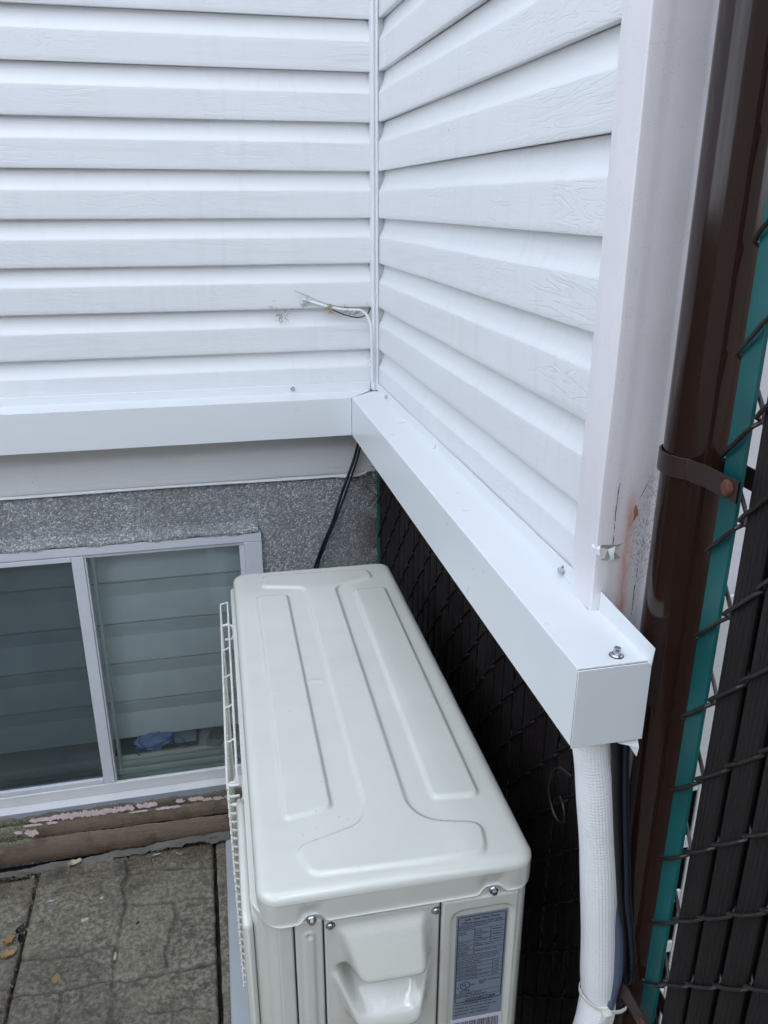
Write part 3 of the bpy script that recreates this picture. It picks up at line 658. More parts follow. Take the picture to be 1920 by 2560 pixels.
# handset
t = thing('handset', 'pale flat handset lying on the ledge behind the window glass', 'phone', (-.470, .085, bmz+.001), R(-18))
bm = BM(); prism(bm, roundpoly([(-.024, -.040), (.024, -.040), (.024, .040), (-.024, .040)], .010), 'z', 0, .012); obj('body', bm, 'handset', t, bevel=.002)
bm = BM(); prism(bm, roundpoly([(-.019, -.020), (.019, -.020), (.019, .034), (-.019, .034)], .006), 'z', .0121, .0128); obj('screen', bm, painted('grey_screen', (.20, .24, .24), .3), t)

# ------------------------------------------------------------------ line-set cover
ZT, HB, WB, HF, LB = .3418, .0934, .0805, .0201, 1.3376
ZF = ZT-HB
cov = thing('pipe_cover', 'white sheet metal duct cover running round the house corner below the siding', 'pipe cover', (0, 0, ZF))
def L_(p): return (p[0], p[1], p[2]-ZF)
def vface(bm, pts): bm.faces.new([bm.verts.new(L_(p)) for p in pts])
bm = BM()   # back wall channel, mitred at the corner
x0 = -4.4; g = .0006
def chan(bm, A, B):
    va = [bm.verts.new(L_(p)) for p in A]; vb = [bm.verts.new(L_(p)) for p in B]; n = len(A)
    for i in range(n): bm.faces.new((va[i], va[(i+1) % n], vb[(i+1) % n], vb[i]))
    bm.faces.new(va); bm.faces.new(vb[::-1])
secA = [(-.0030, ZT+HF), (.0015, ZT+HF), (.0015, ZF), (-WB, ZF), (-WB, ZT), (-.0030, ZT)]
chan(bm, [(x0, y, z+.0012) for y, z in secA], [(min(-.019, y-.0016), y, z) for y, z in secA])
o = obj('channel', bm, 'sheet', cov, bevel=.0007); o['label'] = 'duct length along the back wall'
# subdivide is not needed: the side wall channel, top with the notch for the corner post
bm = BM(); zt = ZT+.0002
top = [(-.0012, -.0015), (-WB-.0004, -WB-.0004), (-WB-.0004, -LB+.0004), (.0, -LB+.0004), (.0, -1.2235), (-.0105, -1.2235), (-.0135, -1.220), (-.0105, -1.1775), (.0, -1.1715)]
vt = [bm.verts.new(L_((x, y, zt))) for x, y in top]; vb = [bm.verts.new(L_((x, y, ZF-.0004))) for x, y in top]; n = len(top)
for i in range(n): bm.faces.new((vt[i], vt[(i+1) % n], vb[(i+1) % n], vb[i]))
bm.faces.new(vt); bm.faces.new(vb[::-1])
o = obj('channel', bm, 'sheet', cov, bevel=.0008); o['label'] = 'duct length along the side wall'
bm = BM(); box(bm, -.0012, .0, -1.172, -.024, 0, 0, Matrix()) if False else None
prism(bm, [(-1.176, zt-ZF), (-1.166, zt+HF-ZF-.002), (-1.160, zt+HF-ZF), (-.024, zt+HF-ZF), (-.024, zt-ZF)], 'x', -.0034, -.0020)
o = obj('flange', bm, 'sheet', cov, bevel=.0003)
bm = BM(); prism(bm, [(-LB-.006, zt-ZF-.003), (-LB-.0085, zt+HF-ZF-.002), (-1.2255, zt+HF-ZF+.004), (-1.2255, zt-ZF)], 'x', -.0022, -.0010); obj('flange', bm, 'sheet', cov, bevel=.0003)
bm = BM(); box(bm, -WB-.0004, .0010, -LB-.0026, -LB-.0010, -.0020, zt-ZF-.0016); o = obj('end_cap', bm, 'sheet', cov, bevel=.0004)
bm = BM(); box(bm, -WB+.0002, -.0006, -LB-.0006, -LB+.002, .001, zt-ZF-.0022); obj('seam_shadow', bm, 'dark', cov, smooth=False)  # dark fill painted in as the shadow of the end cap seam
bm = BM()  # bent metal tab under the end
strip(bm, [[L_((-.028, -LB+.004, ZF-.0015)), L_((-.0015, -LB+.003, ZF-.0015))], [L_((-.024, -LB, ZF-.006)), L_((-.002, -LB-.004, ZF-.012))], [L_((-.012, -LB+.001, ZF-.010)), L_((-.003, -LB-.003, ZF-.024))]])
o = obj('tab', bm, 'sheet', cov, smooth=False); o.modifiers.new('s', 'SOLIDIFY').thickness = .0012
screw(cov, L_((-.214, -.0008, ZT+.011)), (0, -1, 0), .0044, hexh=.004); screw(cov, L_((-.0018, -.126, ZT+.009)), (-1, 0, 0), .0042); screw(cov, L_((-.0018, -1.129, ZT+.008)), (-1, 0, 0), .0042)
screw(cov, L_((-.030, -1.322, zt)), (0.05, 0, 1), .0042, hexh=.007)

# ------------------------------------------------------------------ cables and pipe
def cable(name, pts, r, mat, label, cat='cable', group=None, n=10, seg=10):
    bm = BM(); tube(bm, catmull(pts, n), r, seg); return tag(obj(name, bm, mat), label, cat, group)
cable('cable', [(-.045, -.045, .30), (-.052, -.03, .235), (-.066, -.022, .17), (-.100, -.020, .075), (-.125, -.020, .0), (-.160, -.022, -.08), (-.180, -.025, -.15), (-.19, -.05, -.30), (-.2, -.12, -.5), (-.21, -.2, -.8)], .0036, 'black', 'thick black cable hanging from the duct corner down behind the heat pump')
cable('cable', [(-.040, -.05, .30), (-.045, -.032, .235), (-.058, -.024, .17), (-.087, -.022, .085), (-.120, -.024, -.0), (-.154, -.024, -.08), (-.172, -.025, -.15), (-.18, -.05, -.30), (-.19, -.12, -.5), (-.20, -.2, -.8)], .0028, 'navy', 'thinner dark cable beside the thick black one at the duct corner')
cable('cable', [(-.183, .004, .5675), (-.174, -.004, .566), (-.150, -.007, .558), (-.124, -.008, .5500), (-.095, -.008, .5435), (-.066, -.009, .541), (-.045, -.010, .5395), (-.030, -.013, .530), (-.021, -.018, .508), (-.0185, -.020, .479), (-.018, -.022, .44), (-.0175, -.021, .40), (-.017, -.021, .368)], .0033, 'vinyl', 'white coax cable coming out of the siding and turning down the corner')
cable('cable', [(-.118, .002, .5480), (-.110, -.008, .5420), (-.095, -.010, .535), (-.075, -.010, .5275), (-.055, -.010, .523), (-.040, -.010, .524), (-.027, -.010, .530), (-.02, -.006, .540), (-.012, .0, .55)], .0016, painted('brown_wire', (.06, .035, .035), .5, .3), 'thin brown wire looping under the white coax cable')
cable('cable', [(-.20, -.003, .588), (-.165, -.004, .573), (-.13, -.005, .558), (-.09, -.006, .5485), (-.06, -.006, .5455), (-.035, -.006, .5460), (-.012, -.004, .5455)], .0006, 'web', 'hair thin dusty thread stretched above the white coax cable', 'thread', seg=5)
cable('cable', [(-.03, -.012, .13), (-.05, -.010, .121), (-.075, -.006, .117), (-.10, .002, .1155), (-.13, .008, .1165)], .0027, 'vinyl', 'short white wire end curling under the lowest siding at the corner')
cable('cable', [(-.016, -.0225, .64), (-.0172, -.0225, .56), (-.0166, -.0235, .45), (-.0174, -.0235, .37)], .0012, 'graycable', 'fine grey wire running down the inside corner channel') if False else None
# white insulated line set
def tubething(name, pts, r, mat, label, cat, seg=48, n=26, rad=None):
    bm = BM(); P = catmull(pts, n); tube(bm, P, r, seg, uv=True, rad=rad); return tag(obj(name, bm, mat), label, cat)
PY = -1.302
pp = [(-.0405, PY, ZF+.004), (-.0350, PY, .2098), (-.0275, PY, .1677), (-.0178, PY, .1017), (-.0080, PY, .0325), (.0028, PY, -.066), (.0095, PY, -.135), (.0122, PY-.001, -.172), (.0105, PY-.004, -.198), (.003, PY-.008, -.235), (-.012, PY-.012, -.30), (-.03, PY+.01, -.45), (-.03, PY+.03, -.9)]
P_ = catmull(pp, 26); rad = [min(.0236, .0208+.0030*(.24-p.z)/.38)+.0004*math.sin(i*.13) - (.0022 if abs(p.z+.172) < .006 else 0) for i, p in enumerate(P_)]
bm = BM(); tube(bm, P_, .022, 64, uv=True, rad=rad); tag(obj('insulated_pipe', bm, 'pipe'), 'thick white waffle-wrapped pipe dropping from the end of the duct cover', 'pipe')
tubething('insulated_pipe', [(.030, PY+.024, -.12), (.034, PY+.018, -.17), (.040, PY+.010, -.22), (.047, PY+.006, -.27), (.05, PY, -.35), (.05, PY, -.6)], .0145, 'pipe', 'second white wrapped pipe emerging behind the thick one below the cable tie', 'pipe', 40, 12)
cable('cable', [(-.019, PY-.016, ZF+.01), (-.0155, PY-.018, .22), (-.0075, PY-.018, .15), (.001, PY-.018, .09), (.0095, PY-.018, .03), (.0185, PY-.018, -.02), (.0275, PY-.018, -.07), (.0325, PY-.018, -.12), (.0335, PY-.018, -.17), (.026, PY-.018, -.215), (.015, PY-.016, -.27), (.01, PY, -.5)], .0052, 'black', 'glossy black cable running down beside the white wrapped pipe', seg=14)
cable('cable', [(-.0085, PY-.020, ZF+.01), (-.004, PY-.021, .20), (.004, PY-.022, .13), (.013, PY-.024, .06), (.021, PY-.024, .0), (.030, PY-.026, -.05), (.038, PY-.026, -.10), (.043, PY-.020, -.14), (.040, PY-.004, -.17), (.034, PY-.006, -.21), (.03, PY-.006, -.3)], .0044, 'navy', 'dark blue cable beside the post behind the glossy black one', seg=14)
cable('cable', [(.006, PY-.006, .03), (.012, PY-.014, -.02), (.0195, PY-.020, -.07), (.0225, PY-.022, -.13), (.019, PY-.020, -.175), (.010, PY-.024, -.22), (.006, PY-.024, -.28)], .0058, 'graycable', 'grey blue cable between the white wrapped pipe and the black cable', seg=14)
cable('cable', [(.005, -1.19, .078), (.002, -1.160, .070), (.0, -1.143, .048), (-.002, -1.140, .02), (.0, -1.152, -.004), (.002, -1.170, -.012), (.004, -1.182, .0), (.004, -1.176, .018), (.006, -1.160, .022)], .0022, 'wire', 'loose loop of brown wire on the dark fence beside the white pipe', 'wire')
# cable tie round the bundle
bm = BM(); cx, cy_, tz = .0195, PY-.002, -.176; rows = []
for i in range(49):
    a = 2*math.pi*i/48; ex = .0325; ey = .0255+.0; tilt = -.010*math.cos(a)-.004
    p = Vector((cx+ex*math.cos(a), cy_+ey*math.sin(a), tz+tilt)); nrm = Vector((math.cos(a)/ex, math.sin(a)/ey, 0)).normalized()
    rows.append([p+Vector((0, 0, .0026)), p+nrm*.0014+Vector((0, 0, .0026)), p+nrm*.0014-Vector((0, 0, .0026)), p-Vector((0, 0, .0026)), p+Vector((0, 0, .0026))])
strip(bm, rows); tie = tag(obj('cable_tie', bm, 'tie'), 'off-white nylon cable tie cinching the pipe and cables', 'cable tie')
bm = BM(); box(bm, .0045, .0155, cy_-.0330, cy_-.0235, tz-.0075-.006, tz+.0075-.006); obj('tie_head', bm, 'tie', tie, bevel=.0015)

# ------------------------------------------------------------------ heat pump
UX, UY, TH, ZTOP = -.2380, -.832, -.018, .045
HP = thing('heat_pump', 'cream outdoor heat pump unit with embossed lid beside the dark fence', 'heat pump', (UX, UY, GZ), TH)
ZL = ZTOP-GZ
HW, HL = .1690, .446
def w2l(x, y):
    c, s = math.cos(-TH), math.sin(-TH); dx, dy = x-UX, y-UY; return (c*dx-s*dy, s*dx+c*dy)
# lid: rounded rectangle with a soft rolled rim, skirt, and embossed ribs
CR, RW, RH = .028, .017, .0125
def axis(h, n):
    inner = np.linspace(-h+.020, h-.020, n); e = np.array([0, .0006, .0014, .0024, .0036, .005, .0066, .0084, .0104, .0126, .015, .0175]); return np.concatenate([-h+e, inner, (h-e)[::-1]])
xs, ys = axis(HW, 150), axis(HL, 390)
X, Y = np.meshgrid(xs, ys, indexing='ij')
def squash(X, Y, hw, hl, r):
    dx = np.abs(X)-(hw-r); dy = np.abs(Y)-(hl-r); m = (dx > 0) & (dy > 0); ln = np.hypot(dx, dy)+1e-12
    f = np.where(m, np.maximum(dx, dy)/ln, 1); nx = np.where(m, (hw-r)+dx*f, np.abs(X)); ny = np.where(m, (hl-r)+dy*f, np.abs(Y))
    return np.sign(X)*nx, np.sign(Y)*ny
PX, PYy = squash(X, Y, HW, HL, CR)
qx, qy = np.abs(PX)-(HW-CR), np.abs(PYy)-(HL-CR)
dist = CR-(np.hypot(np.maximum(qx, 0), np.maximum(qy, 0))+np.minimum(np.maximum(qx, qy), 0))
dist = np.maximum(dist, 0)
tt = np.clip(dist/RW, 0, 1); H = -RH*(1-np.sqrt(np.clip(1-(1-tt)**2.2, 0, 1)))
Lp = [roundpoly([w2l(*p) for p in pl], r) for pl, r in (
    ([(-.356, -.510), (-.296, -.514), (-.3075, -1.143), (-.3695, -1.152)], .010), ([(-.162, -.521), (-.098, -.523), (-.112, -1.160), (-.174, -1.154)], .010))]
Ip = [w2l(*p) for p in [(-.335, -.416), (-.343, -.468), (-.258, -.490), (-.2655, -1.150), (-.278, -1.180), (-.362, -1.203), (-.351, -1.251), (-.136, -1.262), (-.126, -1.210), (-.190, -1.193), (-.2100, -1.163), (-.196, -.500), (-.112, -.470), (-.118, -.430)]]
Ip = roundpoly(Ip, [.012, .012, .018, .05, .05, .016, .018, .018, .018, .05, .05, .018, .012, .012])
for pl in Lp+[Ip]:
    d = sdpoly(PX, PYy, pl); H += .0044*sstep(-.0032, .0032, d)
ar = [(-.299, -.8365), (-.289, -.8265), (-.289, -.8315), (-.273, -.8325), (-.2735, -.8425), (-.289, -.8415), (-.289, -.8465)]
H += .0010*sstep(-.0012, .0012, sdpoly(PX, PYy, [w2l(*p) for p in ar]))
H += .0006*np.sin(PX*14)*np.cos(PYy*5)
top = np.stack([PX, PYy, ZL+H], -1)
lid = gridmesh('lid', top, 'cream', HP)
# skirt of the lid with raised notches at the screws
def ring(h_w, h_l, r, n=14, side=60):
    pts = []
    for (sx, sy, a0) in ((1, -1, -90), (1, 1, 0), (-1, 1, 90), (-1, -1, 180)):
        for k in range(n+1):
            a = R(a0+90*k/n); pts.append((sx*(h_w-r)+r*math.cos(a), sy*(h_l-r)+r*math.sin(a)))
    out = []
    for i, p in enumerate(pts):
        q = pts[(i+1) % len(pts)]; out.append(p); L = math.dist(p, q)
        if L > .05:
            k = int(L/.003)
            for j in range(1, k): out.append((p[0]+(q[0]-p[0])*j/k, p[1]+(q[1]-p[1])*j/k))
    return out
rg = ring(HW, HL, CR); sx_l, sx_r = -.1075, .113
def notch(x, y):
    if y > -HL+.02: return 0
    return max(math.exp(-((x-sx_l)/.013)**4), math.exp(-((x-sx_r)/.015)**4))
rows = []
for (x, y) in rg+[rg[0]]:
    nn = notch(x, y); inn = Vector((x, y)).normalized()*0
    col = []
    front = 1 if y < -HL+.02 else 0
    zb = -.0425+(.0090*nn)*front; yy = y+.0028*nn*front
    for z, o in ((-RH, 0), (-RH-.004, 0), (-.024, .0), (-.034, .0), (zb+.003, 0), (zb+.0008, -.0004), (zb, -.0012), (zb+.001, -.003)):
        s = 1+o/HW; k = sstep(-.014, -.026, np.array(z)) if nn else 0
        col.append((x*s, (y+o if y < 0 else y-o)+.0035*nn*front*float(k), ZL+z))
    rows.append(col)
bm = BM(); strip(bm, rows); obj('lid_rim', bm, 'cream', lid)
# body
BW, BL = HW-.0045, HL-.0045; ZB = .447      # body bottom (unit stands on a stand)
bodyr = ring(BW, BL, .022)
bm = BM(); rows = [[(x, y, ZB), (x, y, ZL-.052), (x, y, ZL-.040), (x*.985, y*.995, ZL-.0375), (x*.97, y*.99, ZL-.030)] for x, y in bodyr+[bodyr[0]]]; strip(bm, rows)
V = [bm.verts.new((x*.99, y*.99, ZB)) for x, y in bodyr]; bm.faces.new(V); 
bmesh.ops.delete(bm, geom=[f for f in bm.faces if all(abs(v.co.y+BL) < .0005 and -.088 < v.co.x < .043 for v in f.verts)], context='FACES')
obj('body', bm, 'cream', HP)
# near end face: rolled rim line of the body below the lid, and the panels
YF = -BL
def facepanel(name, x0, x1, z0, z1, fn, mat, step=.0018, edge=.0012, depth=.0016, parent=HP):
    nx, nz = max(4, int((x1-x0)/step)), max(4, int((z1-z0)/step)); xs = np.concatenate([[x0], np.linspace(x0, x1, nx), [x1]]); zs = np.concatenate([[z0], np.linspace(z0, z1, nz), [z1]])
    X, Z = np.meshgrid(xs, zs, indexing='ij'); h = fn(X, Z)+depth
    e = np.minimum(np.minimum(X-x0, x1-X), np.minimum(Z-z0, z1-Z)); h = h-depth*.8*(1-np.clip(e/edge, 0, 1))**2
    h[0, :] = h[-1, :] = 0; h[:, 0] = h[:, -1] = 0
    P = np.stack([X, YF-h, ZL+Z], -1)[::-1]
    return gridmesh(name, P, mat, parent)
def rib(X, Z, x, w_, zt, zb):
    return sstep(-w_, -w_*.3, -np.hypot(np.maximum(np.abs(X-x)-0, 0), np.maximum(Z-zt, 0)))
facepanel('front_panel', -.1475, -.1290, -.40, -.0465, lambda X, Z: X*0, 'cream')
facepanel('corner_strip', -.1275, -.0945, -.40, -.0445, lambda X, Z: .0022*sstep(.0085, .004, np.hypot(X+.1110, np.maximum(Z+.066, 0)))-.0035*sstep(.0048, .001, np.hypot(X+.1105, Z+.0665))*1, 'cream')
for xx in (-.1282, -.0937, .0485):
    bm = BM(); box(bm, xx-.0007, xx+.0007, YF-.0009, YF+.001, ZL-.40, ZL-.046); obj('seam', bm, 'dark', HP, smooth=False)
# service cover with two scooped grips
cm = {}
def handle(X, Z):
    # upper hood: a rounded bulge whose face slopes outwards to its lower edge
    t = np.clip((-.058-Z)/.066, 0, 1.15)
    d = sdpoly(X, Z, roundpoly([(-.060, -.1345), (.0355, -.1345), (.0330, -.0570), (-.0800, -.0570)], [.019, .019, .008, .008]))
    a = (.0035+.0285*t**.9)*sstep(-.0005, .0105, d)**.75
    # lower scoop: a deep pocket that rises to a protruding rounded lip
    t2 = np.clip((-.132-Z)/.060, 0, 1.1)
    do = sdpoly(X, Z, roundpoly([(-.062, -.216), (.028, -.216), (.0400, -.129), (-.0880, -.129)], [.026, .026, .006, .006]))
    di = sdpoly(X, Z, roundpoly([(-.056, -.187), (.020, -.187), (.0310, -.122), (-.0790, -.122)], [.022, .022, .004, .004]))
    out = (.005+.024*t2)*sstep(-.0005, .011, do)**.75
    inn = -.026+.050*np.clip((-.146-Z)/.040, 0, 1)
    m = sstep(-.001, .006, di); low = out*(1-m)+np.minimum(inn, out)*m
    up = sstep(-.001, .004, d)
    return np.where(a > .0005, np.maximum(a, low*(1-up)), low)
def handle_s(X, Z): return blur(handle(X, Z), 2, 2)
sc_ = facepanel('service_cover', -.0928, .0475, -.40, -.0500, handle_s, 'cream_texture', .0016)
# right panel with the embossed frame around the label
def rp(X, Z):
    d = sdpoly(X, Z, roundpoly([(.0625, -.37), (.0625, -.0650), (.1405, -.0650), (.1405, -.37)], .016))
    return -.0036*sstep(-.003, .003, d)+.0003
facepanel('side_panel', .0495, .1470, -.40, -.0465, rp, 'cream', depth=.0045)
for x in (sx_l, sx_r):
    screw(HP, (x, -HL-.0012, ZL-.0375), (0, -1, -.12), .0040, washer=False, hexh=.0035)
panscrew(HP, (-.0855, YF-.0018, ZL-.0555), (0, -1, 0)); panscrew(HP, (.0425, YF-.0018, ZL-.0590), (0, -1, 0))
# rating label
def txt(s, size, x, z, anchor='LEFT', shear=0, wscale=1.0):
    cu = bpy.data.curves.new('t', 'FONT'); cu.body = s; cu.size = size; cu.align_x = anchor; cu.shear = shear; cu.resolution_u = 2; cu.offset = size*.018
    ob = bpy.data.objects.new('t', cu); C.objects.link(ob); bpy.context.view_layer.update()
    me = bpy.data.meshes.new_from_object(ob.evaluated_get(bpy.context.evaluated_depsgraph_get())); bpy.data.objects.remove(ob)
    vs = [(v.co.x*wscale+x, z+v.co.y) for v in me.vertices]; fs = [tuple(p.vertices) for p in me.polygons]; bpy.data.meshes.remove(me); return vs, fs
LY = YF-.0045+.0036-.0003-.0009
LX0, LX1, LZ1, LZ0 = .0690, .1350, -.0750, -.2515
def PL(x, z, k=0): return (x, LY-.00012*k, ZL+z)
bm = BM(); prism(bm, [(LX0, LZ0+ZL), (LX1, LZ0+ZL), (LX1, LZ1+ZL), (LX0, LZ1+ZL)], 'y', LY, LY+.0008)
label = obj('rating_label', bm, 'labelgrey', HP, smooth=False); label['label'] = 'silver-grey rating label with black print'
bm = BM()
def line(x0, z0, x1, z1, w_=.00035):
    dx, dz = x1-x0, z1-z0; L = math.hypot(dx, dz); nx, nz = -dz/L*w_, dx/L*w_
    bm.faces.new([bm.verts.new(PL(a, b, 2)) for a, b in ((x0+nx, z0+nz), (x1+nx, z1+nz), (x1-nx, z1-nz), (x0-nx, z0-nz))])
def put(*a, **k):
    vs, fs = txt(*a, **k); V = [bm.verts.new(PL(x, z, 2)) for x, z in vs]
    for f in fs:
        try: bm.faces.new([V[i] for i in f])
        except Exception: pass
A, B_ = LX0+.0025, LX1-.0025; T0, T1 = LZ1-.003, LZ1-.147
fr = roundpoly([(A, T1), (B_, T1), (B_, T0), (A, T0)], .003, 4)
for p, q_ in zip(fr, fr[1:]+fr[:1]):
    if math.dist(p, q_) > 1e-6: line(*p, *q_, .0005)
put('Split Type Heat Pump', .0052, (A+B_)/2, T0-.0062, 'CENTER'); put('(Thermopompe mini split)', .0050, (A+B_)/2, T0-.0118, 'CENTER')
zz = T0-.0140; line(A, zz, B_, zz)
vx1, vx2 = A+.0215, A+.0425
rowsL = [('MODEL/MODELE', 'MODE/MODELE', 'WDSI-C12-O', None), ('Capacity', '(Capacite)', 'Cooling', '12000Btu/h'), ('', '', 'Heating', '12000Btu/h'), ('Design Pressure', '(Pression)', 'Haut H  Bas L', '3.3MPa/1.9'), ('Power Supply', '(Alimentation)', '208/230V~ 60Hz, 1Ph', None), ('Refrigerant', '(Refrigerant)', 'Refrigerant R410A 1.16kg', None)]
for i, (a, b, c, d) in enumerate(rowsL):
    z1 = zz-.0083*(i); z0 = z1-.0083
    if a: put(a, .0026, A+.0010, z1-.0034); put(b, .0026, A+.0010, z1-.0064)
    put(c, .0028, vx1+.0010, z1-.0036)
    if d: put(d, .0030, vx2+.0006, z1-.0050); line(vx2, z1, vx2, z0, .00025)
    if i in (1, 2, 3): put('Refroidissement' if i == 1 else 'Chauffage' if i == 2 else 'Haute', .0024, vx1+.0010, z1-.0070)
    line(A if i != 1 else vx1, z0, B_, z0, .00025)
z1 = zz-.0083*6; line(vx1, zz, vx1, z1, .00025)
for k, s in enumerate(('For outdoor use only / Pour usage exterieur seulement', 'The outdoor units shall be connected to same refrigerant', 'Les unites doivent etre raccordees a la meme source', 'Suitable for outdoor installation')): put(s, .00235, A+.001, z1-.0030*(k+1))
z1 -= .0140; vx3 = B_-.0135
for k, (a, b) in enumerate((('Rated current / Courant nominal', '6.00A'), ('Minimum circuit ampacity', '15.0A'), ('Maximum fuse / Fusible maximal', '15.0A'), ('OUTDOOR UNIT RESISTANCE CLASS', 'IP24'))):
    z = z1-.0068*k; line(A, z, B_, z, .00025); put(a, .0025, A+.001, z-.0030); put('Courant minimal du circuit', .0024, A+.001, z-.0058); put(b, .0031, vx3+.0015, z-.0045)
line(vx3, z1, vx3, z1-.0272, .00025); line(A, z1-.0272, B_, z1-.0272, .00025)
# listing mark
uz, ux = z1-.0375, A+.0125
ringp = [(ux+.0062*math.cos(a), uz+.0062*math.sin(a)) for a in np.linspace(0, 2*math.pi, 33)]
for p, q_ in zip(ringp, ringp[1:]): line(*p, *q_, .0005)
put('U', .0062, ux-.0040, uz-.0005); put('L', .0062, ux+.0002, uz-.0038); put('c', .0052, ux-.0112, uz-.0040); put('US', .0042, ux+.0078, uz-.0015); put('LISTED', .0042, ux-.0066, uz-.0105)
put('Split Air Conditioner', .0034, ux+.018, uz+.0030); put('42ZU', .0034, ux+.018, uz-.0008)
z2 = uz-.0125; line(A, z2, B_, z2, .00025); put('UL FILE NUMBER  SA37110', .0030, A+.001, z2-.0034); put('DATE CODE / CODE DE DATE', .0030, A+.001, z2-.0068); line(A, z2-.0078, B_, z2-.0078, .00025)
put('CONVECTAIR', .0066, A+.0125, z2-.0150, shear=.3); put('No. 1 avenue, Sainte-Therese, Quebec, Canada', .0021, A+.010, z2-.0180); put('Tel. 1 800 463-6478', .0021, A+.014, z2-.0205)
for k, s in enumerate(('Short-circuit current: 2,4 kA rms', 'Courant de court-circuit: 2,4 kA rms', 'symmetrical,  240, V maximum', 'symetrique,  240, V maximum')): put(s, .0037, A+.0005, T1-.0055-.0056*k)
obj('print', bm, 'ink', label, smooth=False)
bm = BM(); prism(bm, [(LX0-.002, -.300+ZL), (LX1+.001, -.300+ZL), (LX1+.001, LZ0-.0005+ZL), (LX0-.002, LZ0-.0005+ZL)], 'y', LY-.0003, LY+.0006)
st = obj('barcode_sticker', bm, 'labelwhite', HP, smooth=False)
bm = BM(); x = LX0+.002
while x < LX1-.003:
    w_ = random.choice((.0004, .0004, .0008, .0012)); prism(bm, [(x, ZL-.285), (x+w_, ZL-.285), (x+w_, ZL-.2575), (x, ZL-.2575)], 'y', LY-.0005, LY-.0004); x += w_+random.choice((.0004, .0006, .001))
obj('barcode', bm, 'ink', st, smooth=False)
# fan side (-x): front panel slab, cowl and wire guard
bm = BM(); prof = roundpoly([(-BW-.0015, -HL+.012), (-BW-.0115, -HL+.030), (-BW-.0115, HL-.020), (-BW-.0015, HL-.004), (-BW+.02, HL-.004), (-BW+.02, -HL+.012)], .008)
prism(bm, prof, 'z', ZB, ZL-.0285); obj('fan_panel', bm, 'cream', HP, bevel=.002, seg=3)
bm = BM(); prism(bm, [(-HL+.020, ZB+.05), (-HL+.020, ZL-.055), (-HL+.055, ZL-.040), (-.235, ZL-.040), (-.195, ZL-.060), (-.180, ZL-.09), (-.175, ZB+.05)], 'x', -BW-.0225, -BW-.010); obj('cowl', bm, 'cream', HP, bevel=.010, seg=5)
gx0, gx1 = -BW-.0335, -BW-.0190
def gw(pts, r=.0017): bm = BM(); tube(bm, pts, r, 8); return bm
gy0, gy1 = -.168, HL-.040; gz = ZL-.048
bm = BM()
bk = w2l(-.40, -.445)
for gx, dz in ((gx0, -.004), (gx1, 0)): tube(bm, [(gx, gy1, gz+dz), (gx, gy0, gz+dz)], .0019, 8)
tube(bm, [(gx0, gy1, gz-.004), (gx1, gy1, gz)], .0019, 8); tube(bm, [(gx0, gy1, gz-.004), (gx0, gy1, ZB+.06)], .0019, 8); tube(bm, [(gx1, gy0, gz), (gx1+.004, gy0-.003, gz-.01)], .0019, 8)
for k in range(1, 6):
    y = gy1+(gy0-gy1)*k/6; tube(bm, [(gx0, y, gz-.004), ((gx0+gx1)/2, y+.003, gz-.004), (gx1, y+.004, gz)], .0016, 8)
obj('wire_guard', bm, 'wirecoat', HP)
g = bpy.data.objects['wire_guard']
zt_ = gz-.006
for k in range(26):
    z = zt_-.0155*k-(.004 if k else 0); bm = BM(); r_ = .0021 if k < 4 else .0018
    ln = .012 if k < 4 else .009
    tube(bm, catmull([(gx0+.0005, gy0+.30, z), (gx0+.0005, gy0+.01, z), (gx0+.0012, gy0-.001, z), (gx0+.0045, gy0-.0045, z), (gx0+.0045+ln, gy0-.0045, z)], 4), r_, 8)
    obj('guard_wire', bm, 'wirecoat', g)
for dy in (.06, .115, .17, .225, .28):
    bm = BM(); tube(bm, [(gx0+.003, gy0+dy, gz-.005), (gx0+.003, gy0+dy, ZB+.06)], .0015, 6); obj('guard_wire', bm, 'wirecoat', g)
for y, zc in ((gy0-.010, gz-.018), (gy1-.11, gz-.012)):
    bm = BM(); tube(bm, catmull([(gx0+.002, y+.012, zc+.010), (gx0+.014, y+.014, zc+.010), (gx0+.022, y+.010, zc+.006), (gx0+.023, y-.004, zc-.004), (gx0+.018, y-.012, zc-.008), (gx0+.006, y-.012, zc-.008)], 6), .0028, 10); obj('guard_clip', bm, 'wirecoat', g)
# stand plate below the unit and its feet
bm = BM(); box(bm, -BW-.045, BW+.0, -.36, .275, ZB-.012, ZB-.004); box(bm, -BW-.047, -BW-.0445, -.36, .275, ZB-.05, ZB+.006)
bm2 = BM(); prism(bm2, roundpoly([(-BW-.060, -.36), (-BW-.060, .285), (BW+.02, .285), (BW+.02, -.36)], .006), 'z', ZB-.030, ZB-.006); bm.free()
obj('base_plate', bm2, 'zincplate', HP, bevel=.002)
for sx in (-1, 1):
    for y in (-.28, .22):
        bm = BM(); box(bm, sx*.13-.02, sx*.13+.02, y-.02, y+.02, .0, ZB-.031); obj('leg', bm, 'zincplate', HP, bevel=.002)

